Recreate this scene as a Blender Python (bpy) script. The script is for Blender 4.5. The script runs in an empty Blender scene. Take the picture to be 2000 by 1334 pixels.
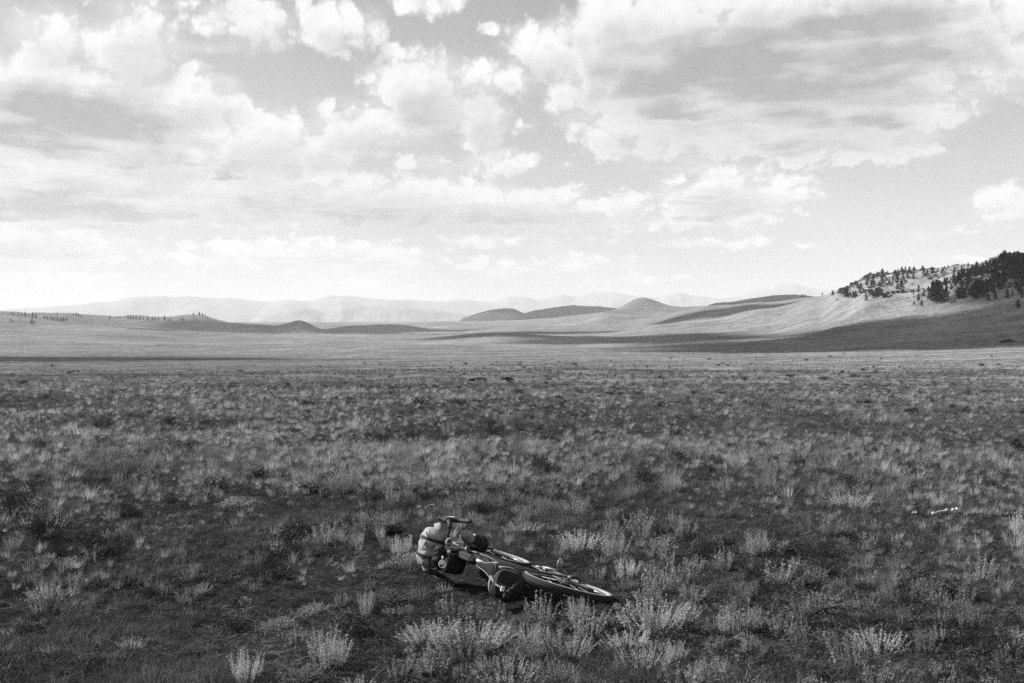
import bpy, bmesh, math, random
import numpy as np
from mathutils import Matrix, Vector

# ------------------------------------------------------------------ camera, sky, sun, exposure
scene = bpy.context.scene
COL = scene.collection
CAM_H = 1.95
FPX = 1944.4            # focal length in pixels of a 2000 px wide frame
HORIZON = 640.0
PITCH = math.atan((667.0 - HORIZON) / FPX)

cam_data = bpy.data.cameras.new('camera')
cam_data.lens = 35.0
cam_data.sensor_width = 36.0
cam_data.clip_start = 0.05
cam_data.clip_end = 120000.0
cam = bpy.data.objects.new('camera', cam_data)
COL.objects.link(cam)
cam.location = (0, 0, CAM_H)
cam.rotation_euler = (math.pi / 2 - PITCH, 0, 0)
scene.camera = cam

SUN_EL = math.radians(36)
SUN_AZ = math.radians(-66)          # measured from +Y towards +X: left and a little ahead
SUN_DIR = Vector((math.sin(SUN_AZ) * math.cos(SUN_EL), math.cos(SUN_AZ) * math.cos(SUN_EL), math.sin(SUN_EL)))
sun_data = bpy.data.lights.new('sun', 'SUN')
sun_data.energy = 5.0
sun_data.angle = math.radians(0.53)
sun_data.color = (1.0, 1.0, 1.0)     # black and white film: no tint survives
sun = bpy.data.objects.new('sun', sun_data)
COL.objects.link(sun)
sun.rotation_euler = (-SUN_DIR).to_track_quat('-Z', 'Y').to_euler()
sun.location = (-20, 10, 40)

scene.view_settings.view_transform = 'Standard'
scene.view_settings.look = 'None'
scene.view_settings.exposure = 1.2
scene.view_settings.gamma = 1.0
scene.cycles.use_denoising = False
scene.cycles.max_bounces = 5
scene.cycles.diffuse_bounces = 3
scene.cycles.transparent_max_bounces = 6
scene.cycles.transmission_bounces = 3
scene.cycles.volume_bounces = 0
scene.cycles.use_adaptive_sampling = False
scene.cycles.caustics_reflective = False
scene.cycles.caustics_refractive = False


class NT:
    """small helper to wire node trees"""
    def __init__(self, tree):
        self.t = tree
        self.n = tree.nodes
        self.l = tree.links

    def put(self, sock, v):
        if v is None:
            return
        if isinstance(v, bpy.types.NodeSocket):
            self.l.new(v, sock)
        elif hasattr(sock, 'default_value'):
            try:
                sock.default_value = v
            except Exception:
                if isinstance(v, (int, float)):
                    try:
                        sock.default_value = (v, v, v)
                    except Exception:
                        sock.default_value = (v, v, v, 1)
                else:
                    sock.default_value = tuple(v) + (1.0,)

    def math(self, op, a, b=None, c=None, clamp=False):
        n = self.n.new('ShaderNodeMath')
        n.operation = op
        n.use_clamp = clamp
        for i, v in enumerate((a, b, c)):
            if v is not None:
                self.put(n.inputs[i], v)
        return n.outputs[0]

    def vmath(self, op, a, b=None, c=None):
        n = self.n.new('ShaderNodeVectorMath')
        n.operation = op
        for i, v in enumerate((a, b, c)):
            if v is not None:
                self.put(n.inputs[i], v)
        return n.outputs['Value'] if op in ('LENGTH', 'DOT_PRODUCT', 'DISTANCE') else n.outputs[0]

    def noise(self, vec, scale, detail=4, rough=0.5, lac=2.0, dist=0.0, dim='3D'):
        n = self.n.new('ShaderNodeTexNoise')
        n.noise_dimensions = dim
        self.put(n.inputs['Vector'], vec)
        n.inputs['Scale'].default_value = scale
        n.inputs['Detail'].default_value = detail
        n.inputs['Roughness'].default_value = rough
        n.inputs['Lacunarity'].default_value = lac
        n.inputs['Distortion'].default_value = dist
        return n.outputs[0]

    def maprange(self, v, a, b, c, d, smooth=False):
        n = self.n.new('ShaderNodeMapRange')
        n.interpolation_type = 'SMOOTHSTEP' if smooth else 'LINEAR'
        n.clamp = True
        self.put(n.inputs[0], v)
        for i, x in enumerate((a, b, c, d)):
            self.put(n.inputs[i + 1], x)
        return n.outputs[0]

    def mix(self, f, a, b):
        return self.math('ADD', self.math('MULTIPLY', a, self.math('SUBTRACT', 1.0, f)), self.math('MULTIPLY', b, f))

    def sep(self, v):
        n = self.n.new('ShaderNodeSeparateXYZ')
        self.put(n.inputs[0], v)
        return n.outputs

    def comb(self, x, y, z):
        n = self.n.new('ShaderNodeCombineXYZ')
        for i, v in enumerate((x, y, z)):
            self.put(n.inputs[i], v)
        return n.outputs[0]


# ---- the sky: clear Nishita sky behind a field of fair weather cumulus, laid out over azimuth and elevation
def ae(px, py):
    """azimuth and elevation (degrees) of a direction in the sky"""
    az = math.atan((px - 1000) / FPX)
    el = math.atan((HORIZON - py) / FPX * math.cos(az))
    return math.degrees(az), math.degrees(el)


# cloud masses: centre x, y, half width, half height (all in sky), weight
CLOUDS = [
    (100, 215, 330, 105, 1.15), (255, 95, 105, 85, 1.05), (110, 75, 110, 60, .85), (400, 195, 105, 48, .95), (40, 35, 70, 30, .5),
    (475, 45, 120, 60, .95), (645, 55, 60, 60, .9), (715, 55, 60, 45, .85), (590, 10, 40, 35, .6),
    (300, 5, 60, 28, .6), (840, 5, 75, 34, .9), (960, 58, 24, 16, .7), (380, 133, 22, 16, .7), (672, 107, 32, 11, .7),
    (820, 185, 110, 85, 1.05), (960, 160, 90, 50, .9), (940, 235, 52, 70, .95), (720, 245, 110, 50, .95), (1015, 250, 30, 20, .6),
    (500, 275, 120, 65, 1.05), (310, 305, 170, 45, .9), (90, 325, 180, 40, .9), (440, 315, 130, 36, .9), (620, 290, 140, 40, .85), (800, 315, 70, 20, .75),
    (160, 385, 300, 60, 1.05), (460, 385, 110, 65, 1.05), (700, 385, 300, 55, 1.0), (980, 400, 220, 42, .95), (980, 320, 80, 32, .85), (1090, 325, 55, 14, .6),
    (70, 480, 190, 50, .95), (600, 500, 270, 36, .9), (380, 505, 120, 24, .7), (950, 470, 160, 24, .6), (980, 520, 130, 28, .65), (120, 545, 220, 26, .6), (650, 550, 320, 22, .45),
    (1060, 95, 85, 55, .95), (1330, 120, 270, 150, 1.2), (1180, 45, 110, 70, 1.05), (1620, 100, 360, 150, 1.2), (1350, 225, 240, 90, 1.05), (1620, 230, 280, 85, 1.05), (1920, 110, 160, 90, .95), (1560, 20, 400, 80, 1.1), (1900, 30, 200, 70, .9),
    (1650, 300, 200, 30, .8), (1440, 290, 170, 20, .7), (1830, 180, 90, 60, .8),
    (1405, 375, 130, 55, .95), (1205, 405, 65, 34, .9), (1530, 370, 80, 34, .75), (1400, 425, 180, 26, .8), (1200, 450, 90, 26, .7),
    (1400, 475, 150, 17, .7), (1120, 515, 160, 26, .65), (1970, 395, 90, 40, .85), (1950, 425, 70, 22, .75), (1790, 460, 45, 12, .55), (1860, 450, 60, 14, .55), (1850, 490, 50, 8, .5),
    (1240, 545, 200, 16, .45), (1900, 505, 110, 12, .55), (1640, 480, 70, 8, .35),
]
# thick bodies that turn grey underneath: centre x, y, half width, half height, weight
BASES = [
    (110, 225, 300, 66, 1.0), (60, 265, 240, 40, .7), (110, 390, 260, 45, .85), (320, 375, 130, 45, .55), (340, 310, 120, 26, .5), (440, 325, 60, 16, .55), (560, 390, 90, 60, .55), (640, 428, 330, 22, .75),
    (980, 430, 200, 22, .6), (80, 488, 150, 34, .5), (650, 508, 170, 14, .55), (300, 95, 70, 40, .15),
    (1450, 130, 280, 85, 1.0), (1700, 65, 260, 75, .9), (1640, 130, 200, 60, .55), (1480, 195, 260, 34, .65), (1640, 215, 220, 30, .5), (1250, 130, 100, 60, .5), (1880, 110, 90, 50, .45), (1500, 250, 240, 30, .45), (1600, 290, 150, 16, .35),
    (1420, 400, 120, 20, .45), (1420, 355, 90, 18, .3), (1960, 410, 60, 12, .3), (830, 215, 60, 40, .2), (1100, 450, 180, 18, .35),
]


def build_world():
    w = bpy.data.worlds.new('World')
    scene.world = w
    w.use_nodes = True
    nt = NT(w.node_tree)
    nt.n.clear()
    geo = nt.n.new('ShaderNodeTexCoord')
    d = nt.vmath('NORMALIZE', geo.outputs['Generated'])
    x, y, z = nt.sep(d)
    deg = 180 / math.pi
    az = nt.math('MULTIPLY', nt.math('ARCTAN2', x, y), deg)
    el = nt.math('MULTIPLY', nt.math('ARCSINE', z), deg)
    # warped sky coordinates: cells grow smaller and flatter towards the horizon
    elp = nt.math('MAXIMUM', el, -1.5)
    sh = nt.math('ADD', elp, 5.0)
    q = nt.comb(nt.math('MULTIPLY', az, 0.38), nt.math('MULTIPLY', nt.math('LOGARITHM', sh, math.e), 6.8), 0.37)
    # domain warp and round puffs give the cauliflower edges
    billow = nt.noise(q, 0.9, 3, 0.48, dim='2D')
    bill2 = nt.noise(nt.vmath('ADD', q, (7.3, 2.1, 4.4)), 4.0, 3, 0.6, dim='2D')
    wisps = nt.noise(nt.vmath('MULTIPLY', q, (0.5, 2.2, 1.0)), 1.1, 4, 0.52, dim='2D')
    qw = nt.vmath('ADD', q, nt.comb(nt.math('MULTIPLY', bill2, .35), nt.math('MULTIPLY', billow, .5), 0.0))
    vo = nt.n.new('ShaderNodeTexVoronoi')
    vo.voronoi_dimensions = '2D'
    vo.feature = 'SMOOTH_F1'
    vo.normalize = True
    nt.l.new(qw, vo.inputs['Vector'])
    vo.inputs['Scale'].default_value = 1.7
    vo.inputs['Detail'].default_value = 2.0
    vo.inputs['Roughness'].default_value = 0.42
    vo.inputs['Lacunarity'].default_value = 2.3
    vo.inputs['Smoothness'].default_value = 0.12
    puff = nt.maprange(vo.outputs['Distance'], 0.05, 0.55, 1.0, 0.0)
    p = nt.comb(az, el, 0.0)
    pw = nt.vmath('ADD', p, nt.comb(nt.math('MULTIPLY', nt.math('SUBTRACT', billow, .5), 3.0), nt.math('MULTIPLY', nt.math('SUBTRACT', bill2, .5), 1.0), 0.0))

    def field(vec, blobs, soft=1.0):
        acc = None
        for (cx, cy, hw, hh, wt) in blobs:
            a0, e0 = ae(cx, cy)
            a1, e1 = ae(cx + hw, cy)
            a2, e2 = ae(cx, cy - hh)
            sx, sy = 1.0 / max(abs(a1 - a0), .05), 1.0 / max(abs(e2 - e0), .05)
            v = nt.vmath('MULTIPLY_ADD', vec, (sx, sy, 0), (-a0 * sx, -e0 * sy, 0))
            r2 = nt.vmath('DOT_PRODUCT', v, v)
            # weight * (1 - .5 r^2), kept smooth
            f = nt.math('MULTIPLY_ADD', r2, -0.5 * wt * soft, wt)
            acc = f if acc is None else nt.math('MAXIMUM', acc, f)
        return acc

    # sky tone from the physical sky, reduced to grey as on black and white film
    skyn = nt.n.new('ShaderNodeTexSky')
    skyn.sky_type = 'NISHITA'
    skyn.sun_disc = False
    skyn.sun_elevation = SUN_EL
    skyn.sun_rotation = SUN_AZ
    skyn.altitude = 2000
    skyn.air_density = 1.0
    skyn.dust_density = 0.6
    bw = nt.n.new('ShaderNodeRGBToBW')
    nt.l.new(skyn.outputs[0], bw.inputs[0])
    clear = nt.math('SMOOTH_MIN', nt.math('MULTIPLY', bw.outputs[0], SKY_K), 5.4, 2.0)
    veil = nt.maprange(el, 0.0, 12.0, VEIL, 0.0, True)
    white = CLOUD_WHITE

    def shaded(cov, cov_up, base, alpha0, alpha1):
        # billowed density: crisp round heads, a frayed veil round them, and grey wherever more cloud stands above
        nb = nt.math('MULTIPLY', nt.math('SUBTRACT', billow, .5), .75)
        lump = nt.math('MULTIPLY_ADD', nt.math('SUBTRACT', puff, .5), .68, nb)
        dens = nt.math('ADD', cov, lump)
        alpha = nt.maprange(dens, alpha0, alpha1, 0.0, 1.0, True)
        thin = nt.maprange(nt.math('ADD', cov, nt.math('MULTIPLY', nt.math('SUBTRACT', wisps, .5), 1.3)), 0.25, 1.05, 0.0, 0.55, True)
        alpha = nt.math('MAXIMUM', alpha, thin)
        under = nt.maprange(nt.math('MULTIPLY_ADD', lump, .55, cov_up), .52, 1.12, 0.0, .55, True)
        dark = nt.math('ADD', nt.math('MULTIPLY', base, nt.math('MULTIPLY_ADD', wisps, 1.9, -.22)), nt.math('MULTIPLY', under, nt.math('MULTIPLY_ADD', wisps, .6, .6)), clamp=True)
        folds = nt.maprange(puff, 0.15, 0.85, .10, 0.0, True)
        cloudv = nt.math('MULTIPLY', white, nt.math('SUBTRACT', nt.math('SUBTRACT', 1.0, nt.math('MULTIPLY', dark, 0.62)), nt.math('MULTIPLY', folds, nt.math('SUBTRACT', 1.0, nt.math('MULTIPLY', dark, .7)))))
        val = nt.mix(alpha, clear, cloudv)
        val = nt.mix(veil, val, white * 0.86)
        bg = nt.n.new('ShaderNodeBackground')
        nt.put(bg.inputs[0], val)
        bg.inputs[1].default_value = 0.05
        return bg

    # the part of the sky towards the hills, cloud by cloud
    cov_in = nt.math('MAXIMUM', field(pw, CLOUDS), -1.0)
    pb = nt.vmath('ADD', p, nt.comb(nt.math('MULTIPLY', nt.math('SUBTRACT', billow, .5), 7.0), nt.math('MULTIPLY', nt.math('SUBTRACT', wisps, .5), 3.2), 0.0))
    base_in = nt.math('MAXIMUM', field(pb, BASES, 1.6), 0.0)
    rise = nt.math('MULTIPLY_ADD', elp, .055, .35)
    cov_up = nt.math('MAXIMUM', field(nt.vmath('ADD', pw, nt.comb(nt.math('MULTIPLY', rise, -.6), rise, 0.0)), CLOUDS), -1.0)
    bg_in = shaded(cov_in, cov_up, base_in, .38, .80)
    # the rest of the sky carries on with clouds of the same kind
    cov_out = nt.maprange(nt.noise(nt.vmath('ADD', q, (31.0, 5.0, 2.0)), 0.5, 2, 0.5, dim='2D'), 0.30, 0.68, -0.25, 1.2)
    base_out = nt.maprange(nt.math('ADD', cov_out, nt.math('MULTIPLY', nt.math('SUBTRACT', wisps, .5), 1.2)), 0.55, 1.3, 0.0, 0.9, True)
    bg_out = shaded(cov_out, cov_out, base_out, .38, .80)
    inside = nt.math('MULTIPLY', nt.maprange(nt.math('ABSOLUTE', az), 27.5, 33.0, 1.0, 0.0, True), nt.maprange(el, 18.5, 23.0, 1.0, 0.0, True))
    ms = nt.n.new('ShaderNodeMixShader')
    nt.put(ms.inputs[0], inside)
    nt.l.new(bg_out.outputs[0], ms.inputs[1])
    nt.l.new(bg_in.outputs[0], ms.inputs[2])
    out = nt.n.new('ShaderNodeOutputWorld')
    nt.l.new(ms.outputs[0], out.inputs[0])
    w.cycles.sampling_method = 'MANUAL'
    w.cycles.sample_map_resolution = 512


SKY_K = 1.3
CLOUD_WHITE = 9.0
VEIL = 0.10
build_world()

# ------------------------------------------------------------------ numpy noise and terrain shape
_rng = np.random.default_rng(11)
_PERM = _rng.permutation(512).astype(np.int64)
_VAL = _rng.random(512)


def vnoise(x, y, seed=0):
    x = np.asarray(x, float); y = np.asarray(y, float)
    xi = np.floor(x).astype(np.int64); yi = np.floor(y).astype(np.int64)
    fx = x - xi; fy = y - yi
    fx = fx * fx * fx * (fx * (fx * 6 - 15) + 10); fy = fy * fy * fy * (fy * (fy * 6 - 15) + 10)

    def h(a, b):
        return _VAL[(_PERM[(a + seed * 17) & 511] + b * 7 + _PERM[(b + seed * 29) & 511] * 3) & 511]
    v00 = h(xi, yi); v10 = h(xi + 1, yi); v01 = h(xi, yi + 1); v11 = h(xi + 1, yi + 1)
    return (v00 * (1 - fx) + v10 * fx) * (1 - fy) + (v01 * (1 - fx) + v11 * fx) * fy


def fbm(x, y, oct=4, seed=0, gain=0.5):
    a = 1.0; s = 0.0; t = 0.0
    for i in range(oct):
        s = s + a * (vnoise(x * 2 ** i, y * 2 ** i, seed + i * 3) - .5); t += a; a *= gain
    return s / t * 2


R_ROWS = np.array([30, 60, 120, 250, 400, 550, 700, 850, 1000, 1250, 1600, 2000, 2500, 3200, 4500, 7000, 12000, 40000.])
TAB = {
    -700: [768, 733, 723, 711, 703, 697, 691, 685, 679, 669, 658, 648, 640, 634, 630, 629, 630, 636],
    0:    [768, 733, 723, 711, 703, 697, 691, 685, 679, 669, 658, 646, 637, 632, 630, 629, 630, 636],
    250:  [768, 732, 722, 711, 703, 697, 691, 684, 677, 667, 656, 646, 638, 632, 630, 629, 630, 636],
    500:  [768, 730, 719, 708, 701, 695, 689, 683, 677, 669, 659, 652, 646, 638, 632, 629, 630, 636],
    750:  [768, 729, 716, 704, 697, 691, 685, 679, 673, 666, 658, 652, 646, 638, 632, 629, 630, 636],
    1000: [768, 728, 713, 700, 692, 686, 681, 675, 669, 662, 655, 648, 640, 631, 626, 625, 628, 636],
    1200: [768, 727, 711, 697, 689, 682, 676, 670, 665, 658, 650, 638, 622, 612, 612, 615, 622, 634],
    1400: [768, 727, 710, 695, 686, 678, 670, 663, 656, 645, 630, 613, 602, 598, 602, 610, 620, 634],
    1500: [768, 727, 710, 694, 684, 675, 667, 658, 649, 632, 611, 598, 594, 594, 602, 612, 622, 634],
    1600: [768, 727, 709, 693, 682, 671, 660, 646, 628, 598, 583, 582, 586, 592, 602, 612, 622, 634],
    1640: [768, 727, 709, 692, 681, 669, 655, 636, 608, 567, 570, 580, 590, 597, 604, 614, 622, 634],
    1700: [768, 727, 709, 691, 679, 666, 650, 622, 584, 543, 550, 570, 585, 595, 604, 614, 622, 634],
    1800: [768, 727, 708, 690, 676, 661, 641, 605, 568, 530, 540, 570, 585, 595, 604, 614, 622, 634],
    1900: [768, 727, 707, 688, 672, 653, 625, 583, 545, 521, 535, 570, 585, 595, 604, 614, 622, 634],
    1960: [768, 727, 706, 686, 668, 647, 615, 570, 525, 499, 520, 565, 585, 595, 604, 614, 622, 634],
    2050: [768, 727, 706, 684, 664, 640, 606, 555, 515, 498, 520, 565, 585, 595, 604, 614, 622, 634],
    2300: [768, 727, 705, 682, 660, 634, 595, 540, 500, 490, 520, 565, 585, 595, 604, 614, 622, 634],
    2800: [768, 727, 705, 684, 663, 638, 606, 560, 525, 510, 530, 565, 585, 595, 604, 614, 622, 634],
}
P_COLS = np.array(sorted(TAB)).astype(float)
TABLE = np.array([TAB[int(c)] for c in P_COLS], float)
# a hill: px, r, rise in px, sideways sigma px, sigma in ln r
HILLS = [
    (1250, 2600, 30, 34, .045), (1195, 2350, 15, 34, .05), (1330, 2500, 5, 60, .06), (1400, 1900, 17, 80, .09), (1265, 1500, 9, 38, .05), (1340, 1450, 8, 60, .06), (1490, 1500, 6, 50, .05),
    (968, 1250, 13, 75, .07), (1030, 1900, 9, 60, .06), (450, 2200, 8, 62, .05), (585, 2000, 24, 24, .035), (530, 2150, 10, 40, .05), (690, 2150, 12, 42, .05), (770, 2300, 13, 38, .05), (860, 2900, 9, 30, .05),
    (330, 2350, 20, 80, .05), (392, 2450, 13, 34, .05), (270, 2700, 20, 45, .05), (60, 2150, 22, 90, .06), (140, 2350, 18, 60, .05), (-80, 2200, 18, 80, .06),
    (215, 1350, 10, 60, .05), (330, 900, 8, 60, .05), (400, 1650, 10, 110, .05), (60, 1100, 8, 90, .05), (620, 1150, 7, 110, .05), (820, 800, 6, 120, .06), (650, 420, 5, 160, .10), (1500, 600, 3, 120, .08), (1850, 480, 3, 120, .1), (1000, 260, 3, 260, .12),
]


def _cubic(tab, f):
    """catmull rom along axis 1 of tab rows gathered at fractional index f"""
    n = tab.shape[1]
    i = np.clip(np.floor(f).astype(int), 0, n - 2)
    t = f - i
    return i, t


def base_y(px, r):
    lr = np.log(R_ROWS)
    fr = np.interp(np.log(r), lr, np.arange(len(lr)))
    fc = np.interp(px, P_COLS, np.arange(len(P_COLS)))
    i = np.clip(np.floor(fr).astype(int), 0, len(lr) - 2); t = fr - i
    j = np.clip(np.floor(fc).astype(int), 0, len(P_COLS) - 2); s = fc - j
    s = s * s * (3 - 2 * s) * .5 + s * .5
    nr = len(lr)

    def row(c):
        p0 = TABLE[c, np.clip(i - 1, 0, nr - 1)]; p1 = TABLE[c, i]; p2 = TABLE[c, i + 1]; p3 = TABLE[c, np.clip(i + 2, 0, nr - 1)]
        m1 = (p2 - p0) * .4; m2 = (p3 - p1) * .4
        t2 = t * t; t3 = t2 * t
        return (2 * t3 - 3 * t2 + 1) * p1 + (t3 - 2 * t2 + t) * m1 + (-2 * t3 + 3 * t2) * p2 + (t3 - t2) * m2
    return row(j) * (1 - s) + row(j + 1) * s


def sstep(a, b, x):
    t = np.clip((x - a) / (b - a), 0, 1)
    return t * t * (3 - 2 * t)


def height(x, y):
    """ground height in metres"""
    x = np.asarray(x, float); y = np.asarray(y, float)
    r = np.sqrt(x * x + y * y) + 1e-6
    az = np.arctan2(x, y)
    px = 1000 + FPX * np.tan(np.clip(az, -.95, .95))
    ca = np.cos(np.clip(az, -.95, .95))
    rr = np.maximum(r, 30.0)
    yy = base_y(px, rr)
    for (hx, hr, hh, sx, sr) in HILLS:
        u = (px - hx) / sx; v = np.log(rr / hr) / sr
        g = np.exp(-.5 * (u * u + v * v) * 0.9)
        yy = yy - hh * g
    z = CAM_H + (HORIZON - yy) / FPX * rr * ca
    flat = 0.0
    k = sstep(14, 52, r)
    z = flat * (1 - k) + z * k
    # relief, calmer where the bicycle lies
    calm = 1 - .8 * np.exp(-(x * x + (y - 7.3) ** 2) / 1.6)
    z = z - .05 * np.exp(-((x - .1) ** 2 + (y - 7.55) ** 2) / .05)
    z = z + calm * 0.028 * fbm(x * 2.6, y * 2.6, 3, 1) * (1 - sstep(40, 90, r)) + calm * 0.06 * fbm(x * .45, y * .45, 3, 2) * sstep(2, 6, r)
    z = z + 0.20 * fbm(x / 14, y / 14, 3, 3) * sstep(20, 70, r)
    z = z + 2.2 * fbm(x / 110, y / 90, 4, 4) * sstep(130, 500, r)
    z = z + 5.0 * fbm(x / 420, y / 420, 4, 5) * sstep(700, 1800, r) * (1 - .5 * sstep(4000, 8000, r))
    z = z + 5.0 * np.abs(fbm(x / 170, y / 170, 4, 9)) * sstep(1200, 2200, r) * (1 - sstep(5000, 7000, r))
    rock = sstep(1620, 1720, px) * sstep(820, 960, r) * (1 - sstep(1900, 2600, r))
    z = z + rock * (5.0 * np.abs(fbm(x / 38, y / 38, 4, 6)) + 2.2 * fbm(x / 11, y / 11, 3, 7))
    rl = sstep(1900, 2050, r) * (1 - sstep(2800, 3100, r)) * (1 - sstep(430, 520, px))
    z = z + rl * 4.0 * np.abs(fbm(x / 45, y / 45, 4, 8))
    return z


def pix_dir(px, py):
    u = (px - 1000) / FPX; v = -(py - 667) / FPX
    c, s = math.cos(PITCH), math.sin(PITCH)
    return np.array([u, c + v * s, -s + v * c])


_MR = np.exp(np.linspace(math.log(3.0), math.log(6000), 1500))


def on_ground(px, py, rmin=0.0):
    """where the line of sight through a spot meets the ground"""
    d = pix_dir(px, py)
    hd = math.hypot(d[0], d[1])
    t = _MR / hd
    X = d[0] * t; Y = d[1] * t; Z = CAM_H + d[2] * t
    g = height(X, Y)
    below = np.where((Z <= g) & (_MR > rmin))[0]
    if len(below) and below[0] > 0:
        i = below[0]
        a = Z[i - 1] - g[i - 1]; b = Z[i] - g[i]
        f = a / (a - b + 1e-12)
        f = min(max(f, 0), 1)
        xx = X[i - 1] + (X[i] - X[i - 1]) * f; yy = Y[i - 1] + (Y[i] - Y[i - 1]) * f
    else:
        m = (Z - g) / _MR
        m[_MR < max(rmin, 100)] = 9
        i = int(np.argmin(m))
        xx, yy = X[i], Y[i]
    return float(xx), float(yy), float(height(xx, yy))


# ------------------------------------------------------------------ materials
def new_mat(name):
    m = bpy.data.materials.new(name)
    m.use_nodes = True
    nt = NT(m.node_tree)
    nt.n.clear()
    out = nt.n.new('ShaderNodeOutputMaterial')
    return m, nt, out


def principled(nt, base, rough=0.6, spec=0.3, metal=0.0, normal=None):
    b = nt.n.new('ShaderNodeBsdfPrincipled')
    nt.put(b.inputs['Base Color'], base if isinstance(base, bpy.types.NodeSocket) else (base, base, base, 1))
    nt.put(b.inputs['Roughness'], rough)
    b.inputs['Metallic'].default_value = metal
    b.inputs['Specular IOR Level'].default_value = spec
    if normal is not None:
        nt.l.new(normal, b.inputs['Normal'])
    return b


def bump(nt, h, strength=0.5, dist=0.01):
    n = nt.n.new('ShaderNodeBump')
    n.inputs['Strength'].default_value = strength
    n.inputs['Distance'].default_value = dist
    nt.l.new(h, n.inputs['Height'])
    return n.outputs[0]


def mat_plain(name, v, rough=0.6, spec=0.3, metal=0.0, var=0.15, scale=25.0, bumpy=0.0):
    """grey surface with uneven dust and fine relief"""
    m, nt, out = new_mat(name)
    tc = nt.n.new('ShaderNodeTexCoord')
    n = nt.noise(tc.outputs['Object'], scale, 4, .6)
    val = nt.math('MULTIPLY_ADD', nt.math('SUBTRACT', n, .5), v * var * 4, v)
    val = nt.math('MAXIMUM', val, 0.003)
    nor = bump(nt, n, bumpy, 0.004) if bumpy else None
    b = principled(nt, val, rough, spec, metal, nor)
    nt.l.new(b.outputs[0], out.inputs[0])
    return m


def mat_leaf(name, v, var=0.5, trans=0.35, rough=0.8):
    """leaf or blade: diffuse with light shining through, tone differing from plant to plant"""
    m, nt, out = new_mat(name)
    oi = nt.n.new('ShaderNodeObjectInfo')
    tc = nt.n.new('ShaderNodeTexCoord')
    n = nt.noise(tc.outputs['Object'], 9.0, 2, .5)
    f = nt.math('MULTIPLY_ADD', oi.outputs['Random'], var, 1 - var * .5)
    f = nt.math('MULTIPLY', f, nt.math('MULTIPLY_ADD', n, .8, .6))
    val = nt.math('MULTIPLY', f, v)
    d = nt.n.new('ShaderNodeBsdfDiffuse')
    nt.put(d.inputs[0], val)
    t = nt.n.new('ShaderNodeBsdfTranslucent')
    nt.put(t.inputs[0], val)
    mx = nt.n.new('ShaderNodeMixShader')
    mx.inputs[0].default_value = trans
    nt.l.new(d.outputs[0], mx.inputs[1])
    nt.l.new(t.outputs[0], mx.inputs[2])
    nt.l.new(mx.outputs[0], out.inputs[0])
    return m


def mat_ground():
    m, nt, out = new_mat('prairie')
    tc = nt.n.new('ShaderNodeTexCoord')
    P = tc.outputs['Object']
    r = nt.vmath('LENGTH', nt.vmath('MULTIPLY', P, (1, 1, 0)))
    # bare soil between plants close by, closed dry grassland farther out
    fine = nt.noise(P, 22.0, 5, .65)
    clump = nt.noise(P, 3.1, 4, .6)
    soil = nt.math('MULTIPLY_ADD', nt.math('SUBTRACT', fine, .32), 0.065, nt.math('MULTIPLY', nt.math('SUBTRACT', clump, .3), 0.045))
    soil = nt.math('MAXIMUM', nt.math('ADD', soil, 0.004), .004)
    mid = nt.noise(nt.vmath('MULTIPLY', P, (1.0, .45, 1.0)), 0.9, 5, .62)
    wide = nt.noise(P, 0.028, 4, .55)
    vast = nt.noise(P, 0.0035, 5, .6)
    shrubs = nt.maprange(nt.noise(P, 0.35, 4, .68), .40, .62, 0.0, 1.0, True)
    far_shrubs = nt.maprange(nt.noise(P, 0.06, 5, .72), .42, .66, 0.0, 1.0, True)
    grass = nt.math('MULTIPLY_ADD', mid, 0.14, 0.085)
    grass = nt.math('MULTIPLY', grass, nt.math('MULTIPLY_ADD', wide, .7, .65))
    grass = nt.math('MULTIPLY', grass, nt.math('MULTIPLY_ADD', vast, 1.5, .35))
    grass = nt.math('MULTIPLY', grass, nt.math('MULTIPLY_ADD', shrubs, -.55, 1.18))
    grass = nt.math('MULTIPLY', grass, nt.math('MULTIPLY_ADD', far_shrubs, -.30, 1.10))
    streak = nt.noise(nt.vmath('MULTIPLY', P, (.35, 1.0, 1.0)), 0.02, 5, .62)
    grass = nt.math('MULTIPLY', grass, nt.math('MULTIPLY_ADD', streak, 1.1, .45))
    near = nt.maprange(nt.math('MULTIPLY_ADD', nt.math('SUBTRACT', wide, .5), 40.0, r), 8.0, 50.0, 0.0, 1.0, True)
    far_lift = nt.maprange(nt.math('MULTIPLY_ADD', nt.math('SUBTRACT', vast, .5), 500.0, r), 60.0, 1500.0, 1.05, 1.28, True)  # colour lightened with distance to balance the shade among nearer tufts
    grass = nt.math('MULTIPLY', grass, far_lift)
    val = nt.mix(near, soil, grass)
    h = nt.math('ADD', nt.math('MULTIPLY', fine, .6), clump)
    h2 = nt.math('MULTIPLY_ADD', shrubs, 1.5, nt.math('MULTIPLY', mid, 2.5))
    b1 = bump(nt, nt.math('MULTIPLY_ADD', near, h2, h), .9, .03)
    d = nt.n.new('ShaderNodeBsdfDiffuse')
    nt.put(d.inputs[0], val)
    d.inputs[1].default_value = .6
    nt.l.new(b1, d.inputs['Normal'])
    nt.l.new(d.outputs[0], out.inputs[0])
    return m


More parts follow.
